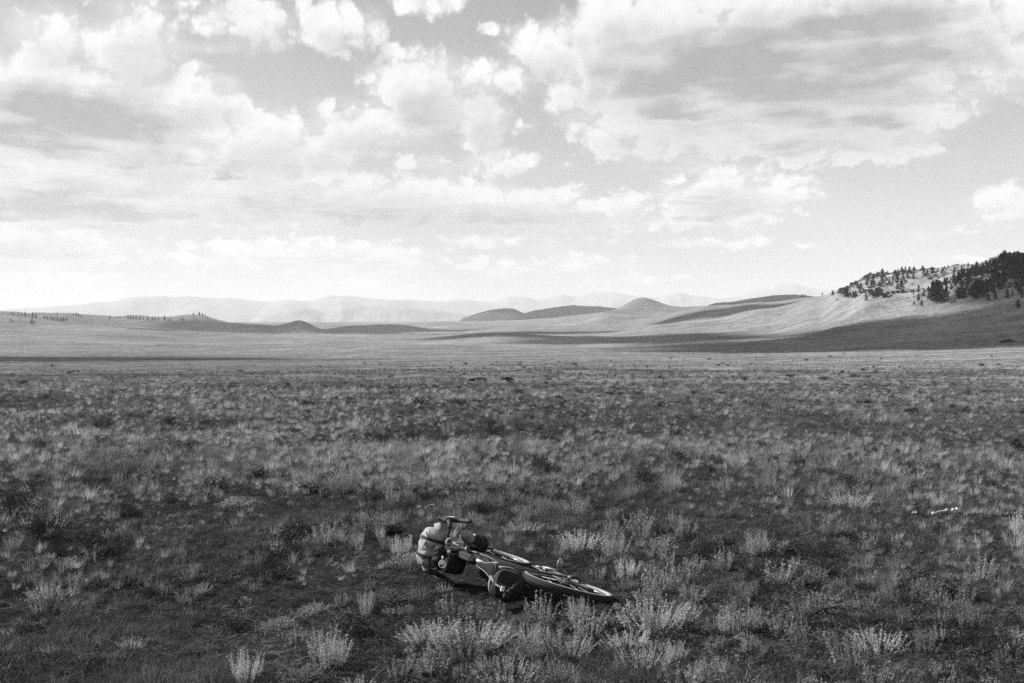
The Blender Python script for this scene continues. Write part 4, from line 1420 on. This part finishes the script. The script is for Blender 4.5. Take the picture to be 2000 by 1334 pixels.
def wheel(cx, cy, rear):
    c = (cx, cy, 0)
    w = ring('wheel', c, .286, [(-.010, -.012), (.012, -.014), (.016, -.011), (.010, -.009), (.010, .009), (.016, .011), (.012, .014), (-.010, .012)], M['rim'], bike)
    # tyre: pale sidewalls with a dark tread
    prof = []
    for k in range(15):
        a = math.radians(-125 + 250 * k / 14)
        prof.append((RW - .286 + math.cos(a) * .028, math.sin(a) * .028))
    ty = ring('tyre', c, .286, prof, M['sidewall'], w)
    tp = []
    for k in range(9):
        a = math.radians(-58 + 116 * k / 8)
        tp.append((RW - .286 + math.cos(a) * .0302, math.sin(a) * .0302))
    for k in range(9):
        a = math.radians(58 - 116 * k / 8)
        tp.append((RW - .286 + math.cos(a) * .0265, math.sin(a) * .0265))
    ring('tread', c, .286, tp, M['tread'], w)
    vs = []; fs = []
    rr = random.Random(3)
    for i in range(110):                              # knobs of the tread, too small to pick out one by one
        for k, off in enumerate((-48, -20, 20, 48)):
            a = 6.28318 * (i + (.5 if k % 2 else 0)) / 110
            b = math.radians(off)
            R0 = RW + math.cos(b) * .0296; z0 = math.sin(b) * .0296
            dn = (math.cos(b), math.sin(b))
            base = len(vs)
            for q in ((-.0045, -.0035), (.0045, -.0035), (.0045, .0035), (-.0045, .0035)):
                for hgt in (0, .0032):
                    R1 = R0 + dn[0] * hgt - dn[1] * q[1]; z1 = z0 + dn[1] * hgt + dn[0] * q[1]
                    aa = a + q[0] / RW
                    vs.append((cx + math.cos(aa) * R1, cy + math.sin(aa) * R1, z1))
            fs += [(base + 1, base + 3, base + 5, base + 7), (base, base + 1, base + 3, base + 2)[::-1], (base + 2, base + 3, base + 5, base + 4)[::-1], (base + 4, base + 5, base + 7, base + 6)[::-1], (base + 6, base + 7, base + 1, base)[::-1]]
    kn = mesh_obj('knobs', vs, fs, M['tread'], w); kn['kind'] = 'stuff'
    vs = []; fs = []
    for i in range(32):                               # spokes, finer than a pixel
        a = 6.28318 * i / 32; s = 1 if i % 2 else -1
        a2 = a + (.9 if i % 4 < 2 else -.9)
        p0 = (cx + math.cos(a) * .278, cy + math.sin(a) * .278, s * .004)
        p1 = (cx + math.cos(a2) * .025, cy + math.sin(a2) * .025, s * .030)
        v2, f2 = tube_data([p0, p1], .0011, 4)
        b = len(vs); vs += v2; fs += [tuple(q + b for q in f) for f in f2]
    sp = mesh_obj('spokes', vs, fs, M['rim'], w); sp['kind'] = 'stuff'
    tube('hub', [(cx, cy, -.055), (cx, cy, -.036), (cx, cy, -.034), (cx, cy, -.02), (cx, cy, .02), (cx, cy, .034), (cx, cy, .036), (cx, cy, .055)], [.012, .012, .029, .016, .016, .029, .012, .012], M['blackpart'], w, 14)
    ring('brake_rotor', (cx, cy, -.042), .07, [(-.012, -.001), (.010, -.001), (.010, .001), (-.012, .001)], M['steel'], w, 48, False)
    if rear:
        for k in range(6):
            disc('sprocket', (cx, cy, .022 + .005 * k), .075 - .009 * k, .0028, M['steel'], w)
    return w


wheel(0, 0, True)
wheel(1.07, 0, False)

BB = (.43, -.07); HT0 = (.883, .36); HT1 = (.845, .465); SC = (.262, .49)


def P3(p, z=0.0):
    return (p[0], p[1], z)


fr = tube('frame', [P3(HT0), (.66, .148, 0), P3(BB)], [.0215, .022, .022], M['paint'], bike, 14)
tube('top_tube', [(.852, .435, 0), (.26, .455, 0)], .0165, M['paint'], fr, 12)
tube('seat_tube', [P3(BB), P3(SC)], .0165, M['paint'], fr, 12)
tube('head_tube', [(.887, .35, 0), (.843, .470, 0)], .023, M['paint'], fr, 14)
tube('bottom_bracket', [(BB[0], BB[1], -.04), (BB[0], BB[1], .04)], .022, M['paint'], fr, 14)
for s in (-1, 1):
    tube('chain_stay', spline([(BB[0] - .015, BB[1], s * .022), (.30, -.05, s * .038), (.12, -.018, s * .058), (0, 0, s * .066)], 10), [.0115] * 6 + [.010] * 5, M['paint'], fr, 10)
    tube('seat_stay', spline([(.262, .45, s * .016), (.20, .35, s * .034), (.08, .14, s * .058), (0.004, .008, s * .066)], 10), .0085, M['paint'], fr, 10)
    disc('dropout', (0, 0, s * .066), .018, .008, M['alloy'], fr)
fk = tube('fork', [(.887, .35, -.062), (.886, .356, -.03), (.884, .362, 0), (.886, .356, .03), (.887, .35, .062)], [.014, .019, .022, .019, .014], M['blackpart'], bike, 12)
for s in (-1, 1):
    tube('fork_leg', spline([(.887, .352, s * .060), (.93, .235, s * .062), (1.0, .09, s * .061), (1.07, 0, s * .058)], 10), [.016, .016, .0155, .015, .014, .0135, .013, .012, .012, .011, .011], M['blackpart'], fk, 12)
tube('seat_post', [P3(SC), (.234, .565, 0)], .0136, M['alloy'], bike, 12)
tube('stem', [(.843, .470, 0), (.838, .486, 0), (.836, .50, 0), (.862, .535, 0), (.89, .56, 0)], [.020, .019, .018, .017, .019], M['blackpart'], bike, 12)

# drop handlebar
half = [(.89, .56, 0), (.89, .56, .09), (.892, .56, .17), (.915, .558, .198), (.955, .55, .206), (.985, .525, .212), (.988, .485, .22), (.96, .448, .228), (.91, .432, .238), (.83, .425, .25)]
pth = [(p[0], p[1], -p[2]) for p in half[::-1]][:-1] + half
hb = tube('handlebar', spline(pth, 72), .0145, M['blackpart'], bike, 12)
for s in (-1, 1):
    hp = [(p[0], p[1], p[2] * s) for p in half]
    tube('bar_tape', spline(hp, 40)[8:], .0175, M['tape'], hb, 12)
    tube('hood', spline([(.945, .556, s * .205), (.985, .565, s * .207), (1.02, .58, s * .208), (1.035, .60, s * .208)], 10), [.017, .020, .021, .021, .021, .020, .019, .019, .018, .015, .010], M['tape'], hb, 12)
    tube('brake_lever', spline([(1.02, .575, s * .21), (1.035, .545, s * .222), (1.0, .515, s * .24), (.945, .495, s * .25)], 12), [(.010, .005)] * 13, M['alloy'], hb, 8)
    disc('bar_plug', (.829, .425, s * .25), .016, .006, M['blackpart'], hb, (1, .06, -.1 * s))
block('cycle_computer', (.79, .585, .01), (.075, .016, .05), M['grey_cloth'], hb, Matrix.Rotation(.35, 3, 'Z'))

# saddle: narrow nose, wide tail, pale shell edge below
def saddle():
    vs = []; fs = []
    prof = [(.37, .014, .572), (.35, .018, .580), (.30, .021, .586), (.24, .027, .588), (.19, .038, .590), (.15, .049, .593), (.12, .054, .597), (.105, .048, .596), (.10, .03, .590)]
    seg = 14
    for (x, w, y) in prof:
        for j in range(seg):
            th = 6.28318 * j / seg
            yy = math.sin(th)
            vs.append((x, y + (.012 * yy if yy > 0 else .030 * yy), math.cos(th) * w))
    for i in range(len(prof) - 1):
        for j in range(seg):
            fs.append((i * seg + j, i * seg + (j + 1) % seg, (i + 1) * seg + (j + 1) % seg, (i + 1) * seg + j))
    fs.append(tuple(range(seg))); fs.append(tuple((len(prof) - 1) * seg + j for j in range(seg))[::-1])
    sd = mesh_obj('saddle', vs, fs, M['saddle'], bike, smooth=True)
    for s in (-1, 1):
        tube('saddle_rail', spline([(.345, .567, s * .010), (.29, .552, s * .016), (.20, .552, s * .018), (.135, .576, s * .024)], 8), .0035, M['alloy'], sd, 8)
    vs2, fs2 = [], []
    return sd


sd = saddle()
# pale piping round the saddle edge
edge = [(.372, .578, 0), (.345, .584, .019), (.25, .590, .027), (.18, .593, .042), (.13, .598, .054), (.10, .596, .035), (.098, .593, 0)]
edge = edge + [(x, y, -z) for x, y, z in edge[-2:0:-1]] + [edge[0]]
tube('piping', spline(edge, 48), .0042, M['pale_strap'], sd, 6)
block('label_tag', (.345, .586, .022), (.05, .006, .018), M['white'], sd, Matrix.Rotation(.1, 3, 'Z'))

# drive train
ck = ring('crank', (BB[0], BB[1], .047), .082, [(-.014, -.002), (.004, -.002), (.004, .002), (-.014, .002)], M['blackpart'], bike, 60, False)
for k in range(5):
    a = 6.283 * k / 5 + .3
    tube('spider_arm', [(BB[0], BB[1], .05), (BB[0] + math.cos(a) * .07, BB[1] + math.sin(a) * .07, .048)], .007, M['alloy'], ck, 6)
ca = math.radians(187)
ex, ey = BB[0] + .168 * math.cos(ca), BB[1] + .168 * math.sin(ca)
tube('crank_arm', [(BB[0], BB[1], .058), (BB[0] - .05, BB[1] - .006, .064), (ex, ey, .072)], [(.015, .009), (.012, .008), (.011, .008)], M['alloy'], ck, 10)
fx, fy = BB[0] - .168 * math.cos(ca), BB[1] - .168 * math.sin(ca)
tube('crank_arm', [(BB[0], BB[1], -.058), (BB[0] + .05, BB[1] + .006, -.064), (fx, fy, -.072)], [(.015, .009), (.012, .008), (.011, .008)], M['alloy'], ck, 10)
for (qx, qy, s) in ((ex, ey, 1), (fx, fy, -1)):
    pd = tube('pedal', [(qx, qy, s * .072), (qx, qy, s * .165)], [.0075, .006], M['alloy'], bike, 10)
    for d in (-1, 1):
        tube('cage_plate', [(qx + d * .006, qy + d * .012, s * .095), (qx + d * .010, qy + d * .018, s * .125), (qx + d * .006, qy + d * .012, s * .155)], [(.009, .003)] * 3, M['alloy'], pd, 6)
    for zz in (.095, .158):
        tube('cage_end', [(qx - .007, qy - .014, s * zz), (qx + .007, qy + .014, s * zz)], .004, M['alloy'], pd, 6)
chain = []
for k in range(13):
    a = math.radians(90 - 180 * k / 12) ; chain.append((BB[0] + .084 * math.cos(a), BB[1] + .084 * math.sin(a), .047))
chain += [(.20, -.155, .044), (.045, -.175, .04), (.012, -.16, .04), (.018, -.12, .04), (.02, -.075, .038)]
for k in range(7):
    a = math.radians(-80 - 190 * k / 6); chain.append((.055 * math.cos(a), .055 * math.sin(a), .037))
chain += [(.2, .03, .042), (BB[0], BB[1] + .084, .047)]
tube('chain', chain, (.004), M['steel'], bike, 6)
dr = tube('derailleur', spline([(.0, -.012, .068), (-.012, -.05, .082), (.004, -.085, .07), (.012, -.12, .05)], 10), [.011, .014, .015, .015, .013, .012, .012, .011, .010, .010, .008], M['blackpart'], bike, 10)
tube('cage', [(.012, -.09, .045), (.02, -.18, .045)], [(.011, .003), (.009, .003)], M['alloy'], dr, 8)
for q in ((.014, -.105, .04), (.022, -.168, .04)):
    disc('jockey_wheel', q, .017, .006, M['blackpart'], dr)
tube('axle_end', [(0, 0, .055), (0, 0, .082)], [.011, .008], M['alloy'], bike, 12)
for s in (1, -1):
    tube('brake_cable', spline([(.99, .565, s * .20), (1.06, .52, s * .12), (1.02, .44, s * .03), (.91, .33, s * .05)], 16), .0026, M['strap'], bike, 6)

# ------------------------------------------------------------------ bags strapped to the bicycle
bag = empty('handlebar_bag', BM)
tag(bag, 'pale bulging roll bag strapped in front of the bicycle handlebar', 'bag')
A, B = (1.015, .60, -.185), (1.00, .605, .135)
sack('roll', A, B, .092, .100, M['pale_cloth'], bag, 3, wrinkle=.085, square=2.8, u_hint=(1, 0, 0), seg=36, rows=34)
for t in (.30, .72):
    c = Vector(A).lerp(Vector(B), t)
    band('strap', c, Vector(B) - Vector(A), .100, .100, .022, M['strap'], bag, (1, 0, 0), 2.3)
sack('pocket', (.865, .575, -.13), (.865, .60, .035), .050, .046, M['black_cloth'], bag, 7, wrinkle=.06, square=3.2, u_hint=(1, .4, 0), flat=1.5)
for k, (z0, z1, off) in enumerate(((-.16, -.10, .0), (-.05, .02, .02), (.05, .11, .01))):
    tube('seam', spline([(.93 + off, .672, z0), (.945, .69, (z0 + z1) / 2), (.96 - off, .695, z1)], 8), .0028, M['strap'], bag, 6)
tube('strap_tail', spline([(.93, .66, -.09), (.90, .655, -.12), (.905, .63, -.16)], 8), [(.008, .002)] * 9, M['strap'], bag, 6)
tube('drawcord', spline([(.98, .705, .09), (.94, .70, .06), (.95, .705, .0), (.98, .70, -.05)], 12), .004, M['strap'], bag, 6)
sack('closed_end', (1.00, .605, .115), (.965, .60, .175), .070, .022, M['pale_cloth'], bag, 9, wrinkle=.16, u_hint=(1, 0, 0), rows=14, flat=.45)
sack('closed_end', (1.02, .60, -.17), (1.03, .60, -.215), .060, .022, M['pale_cloth'], bag, 10, wrinkle=.16, u_hint=(1, 0, 0), rows=14, flat=.45)

bag = empty('stem_bag', BM)
tag(bag, 'black bucket bag with a pale round tag beside the bicycle stem', 'bag')
sack('body', (.79, .41, -.10), (.80, .61, -.09), .066, .074, M['black_cloth'], bag, 12, wrinkle=.05, square=3.0, u_hint=(1, 0, 0))
band('rim_band', (.80, .59, -.091), (.01, .21, .01), .074, .074, .02, M['strap'], bag, (1, 0, 0), 3.0)
disc('round_tag', (.728, .648, -.088), .020, .006, M['white'], bag, (-.81, .58, .08))
ring_c = Vector((.73, .64, -.10))
tl = []
for k in range(25):
    a = 6.28318 * k / 24
    u = Vector((.58, .81, 0)); v = Vector((.05, -.05, 1)).normalized()
    tl.append(tuple(ring_c + u * math.cos(a) * .026 + v * math.sin(a) * .026))
tube('tag_loop', tl, .003, M['white'], bag, 6)
tube('toggle_cord', [(.728, .65, -.066), (.732, .655, -.04)], .006, M['white'], bag, 8)
disc('cord_lock', (.75, .60, .0), .011, .01, M['white'], bag, (-.81, .58, .08), 14)

bag = empty('fork_bag', BM)
tag(bag, 'black rounded bag with a pale top strapped to the bicycle fork', 'bag')
sack('body', (1.045, .10, .075), (.945, .33, .085), .072, .070, M['black_cloth'], bag, 21, wrinkle=.05, square=2.2, u_hint=(.9, .3, 0))
sack('roll_top', (.95, .31, .10), (.882, .435, .150), .050, .036, M['pale_cloth'], bag, 22, wrinkle=.14, square=2.4, u_hint=(.9, .3, 0), rows=16)
for t in (.3, .65):
    c = Vector((1.045, .10, .075)).lerp(Vector((.945, .33, .085)), t)
    band('strap', c, (-.10, .23, .01), .073, .073, .018, M['strap'], bag, (.9, .3, 0), 2.2)
block('buckle', (.90, .31, .15), (.022, .018, .012), M['white'], bag)

bag = empty('canister', BM)
tag(bag, 'small pale canister with a dark opening clipped on the handlebar', 'canister')
d = Vector((-.81, .45, .3)).normalized(); c0 = Vector((.825, .575, .062))
tube('body', [tuple(c0 - d * .04), tuple(c0 - d * .035), tuple(c0 + d * .028), tuple(c0 + d * .036)], [.020, .027, .028, .025], M['pale_cloth'], bag, 20)
disc('opening', c0 + d * .036, .015, .004, M['blackpart'], bag, d, 20)  # black disc on the end, colour stands for the shaded hollow
tube('clip', [tuple(c0 - Vector((0, .02, .0))), (.885, .565, .07)], .008, M['blackpart'], bag, 8)

bag = empty('top_tube_bag', BM)
tag(bag, 'long dark grey bag lying along the bicycle top tube behind the stem', 'bag')
sack('body', (.815, .498, 0), (.50, .502, 0), .036, .030, M['grey_cloth'], bag, 31, wrinkle=.04, square=3.4, u_hint=(0, 1, 0), flat=.85)
tube('zip', [(.79, .531, .012), (.65, .534, .014), (.52, .529, .012)], .003, M['strap'], bag, 6)
for x in (.75, .56):
    band('strap', (x, .475, 0), (1, 0, 0), .055, .032, .02, M['strap'], bag, (0, 1, 0), 3.4)

bag = empty('frame_bag', BM)
tag(bag, 'black flat bag filling the main triangle of the bicycle frame', 'bag')
poly = [(.83, .41), (.30, .432), (.42, .02), (.80, .36)]
vs = []; fs = []
ctr = Vector((.57, .31, 0))
outline = []
for i in range(4):
    a = Vector((*poly[i], 0)); b = Vector((*poly[(i + 1) % 4], 0))
    for k in range(8):
        outline.append(a.lerp(b, k / 8))
n = len(outline)
layers = [(.90, -.030), (1.0, -.020), (1.0, .020), (.90, .030), (.5, .038)]
vs.append(tuple(ctr + Vector((0, 0, -.036))))
for s, z in layers:
    for p in outline:
        q = ctr + (p - ctr) * s
        vs.append((q.x, q.y, z + .004 * float(fbm(q.x * 14, q.y * 14, 2, 3))))
vs.append(tuple(ctr + Vector((0, 0, .040))))
for j in range(n):
    fs.append((0, 1 + (j + 1) % n, 1 + j))
    for l in range(4):
        fs.append((1 + l * n + j, 1 + l * n + (j + 1) % n, 1 + (l + 1) * n + (j + 1) % n, 1 + (l + 1) * n + j))
    fs.append((1 + 4 * n + j, 1 + 4 * n + (j + 1) % n, len(vs) - 1))
mesh_obj('body', vs, fs, M['black_cloth'], bag, smooth=True)
tube('zip', [(.78, .375, .036), (.55, .385, .044), (.36, .395, .036)], .0035, M['pale_strap'], bag, 6)
for x in (.72, .45):
    band('strap', (x, .445, 0), (1, 0, 0), .030, .034, .02, M['strap'], bag, (0, 1, 0), 3.0)

bag = empty('seat_bag', BM)
tag(bag, 'big black tapered seat bag with pale straps under the bicycle saddle', 'bag')
A, B = Vector((.195, .465, -.060)), Vector((-.055, .53, -.078))
sack('body', A, B, .100, .114, M['black_cloth'], bag, 41, wrinkle=.05, square=2.5, u_hint=(0, 1, 0), seg=36, rows=30)
sack('rolled_end', B + Vector((-.022, -.05, .06)), B + Vector((-.018, .055, -.075)), .030, .026, M['black_cloth'], bag, 42, wrinkle=.14, square=2.4, u_hint=(1, 0, 0), rows=18)
tube('end_strap', spline([tuple(B + Vector((-.004, .10, .02))), tuple(B + Vector((-.058, .02, .0))), tuple(B + Vector((-.01, -.09, -.02)))], 10), [(.008, .003)] * 11, M['strap'], bag, 8)
band('strap', A.lerp(B, .42), B - A, .112, .112, .026, M['pale_strap'], bag, (0, 1, 0), 2.5)
band('strap', A.lerp(B, .80), B - A, .117, .117, .012, M['strap'], bag, (0, 1, 0), 2.5)
tube('side_strap', spline([(.15, .585, -.02), (.08, .612, -.055), (.0, .622, -.075), (-.055, .612, -.083)], 12), [(.010, .004)] * 13, M['pale_strap'], bag, 8)
block('reflective_tab', (-.066, .607, -.088), (.012, .03, .034), M['white'], bag)
tube('post_strap', spline([(.27, .50, .03), (.24, .52, .045), (.20, .53, .05), (.16, .54, .055)], 8), [(.012, .004)] * 9, M['pale_strap'], bag, 8)


# ------------------------------------------------------------------ bleached bones in the grass
def bone(px, py, lpx, rot, label, r=.012, knob=1.8):
    x, y, z = on_ground(px, py)
    L = lpx / FPX * math.hypot(x, y)
    vs, fs = tube_data([(-L / 2, 0, 0), (-L / 2 + r, 0, .004), (-L * .3, 0, .002), (0, .006, .006), (L * .3, 0, .002), (L / 2 - r, 0, .004), (L / 2, 0, 0)], [r * .8, r * knob, r, r * .85, r, r * knob, r * .8], 10)
    o = mesh_obj('bone', vs, fs, M['bone'], smooth=True)
    o.location = (x, y, z + .03)
    o.rotation_euler = (0, -.12, rot)
    tag(o, label, 'bone', 'bleached bones in the grass')


bone(1836, 1006, 36, .35, 'long white bone in the grass at the right of the field', .011, 1.8)
bone(1865, 1002, 12, .2, 'short white bone fragment right of the long bone')
bone(1786, 1008, 8, -.3, 'small white bone chip left of the long bone')
bone(841, 993, 18, .5, 'thin white bone behind the handlebar bag', .008, 1.2)
bone(819, 996, 7, 0, 'tiny white bone chip left of the thin bone', .008, 1.2)
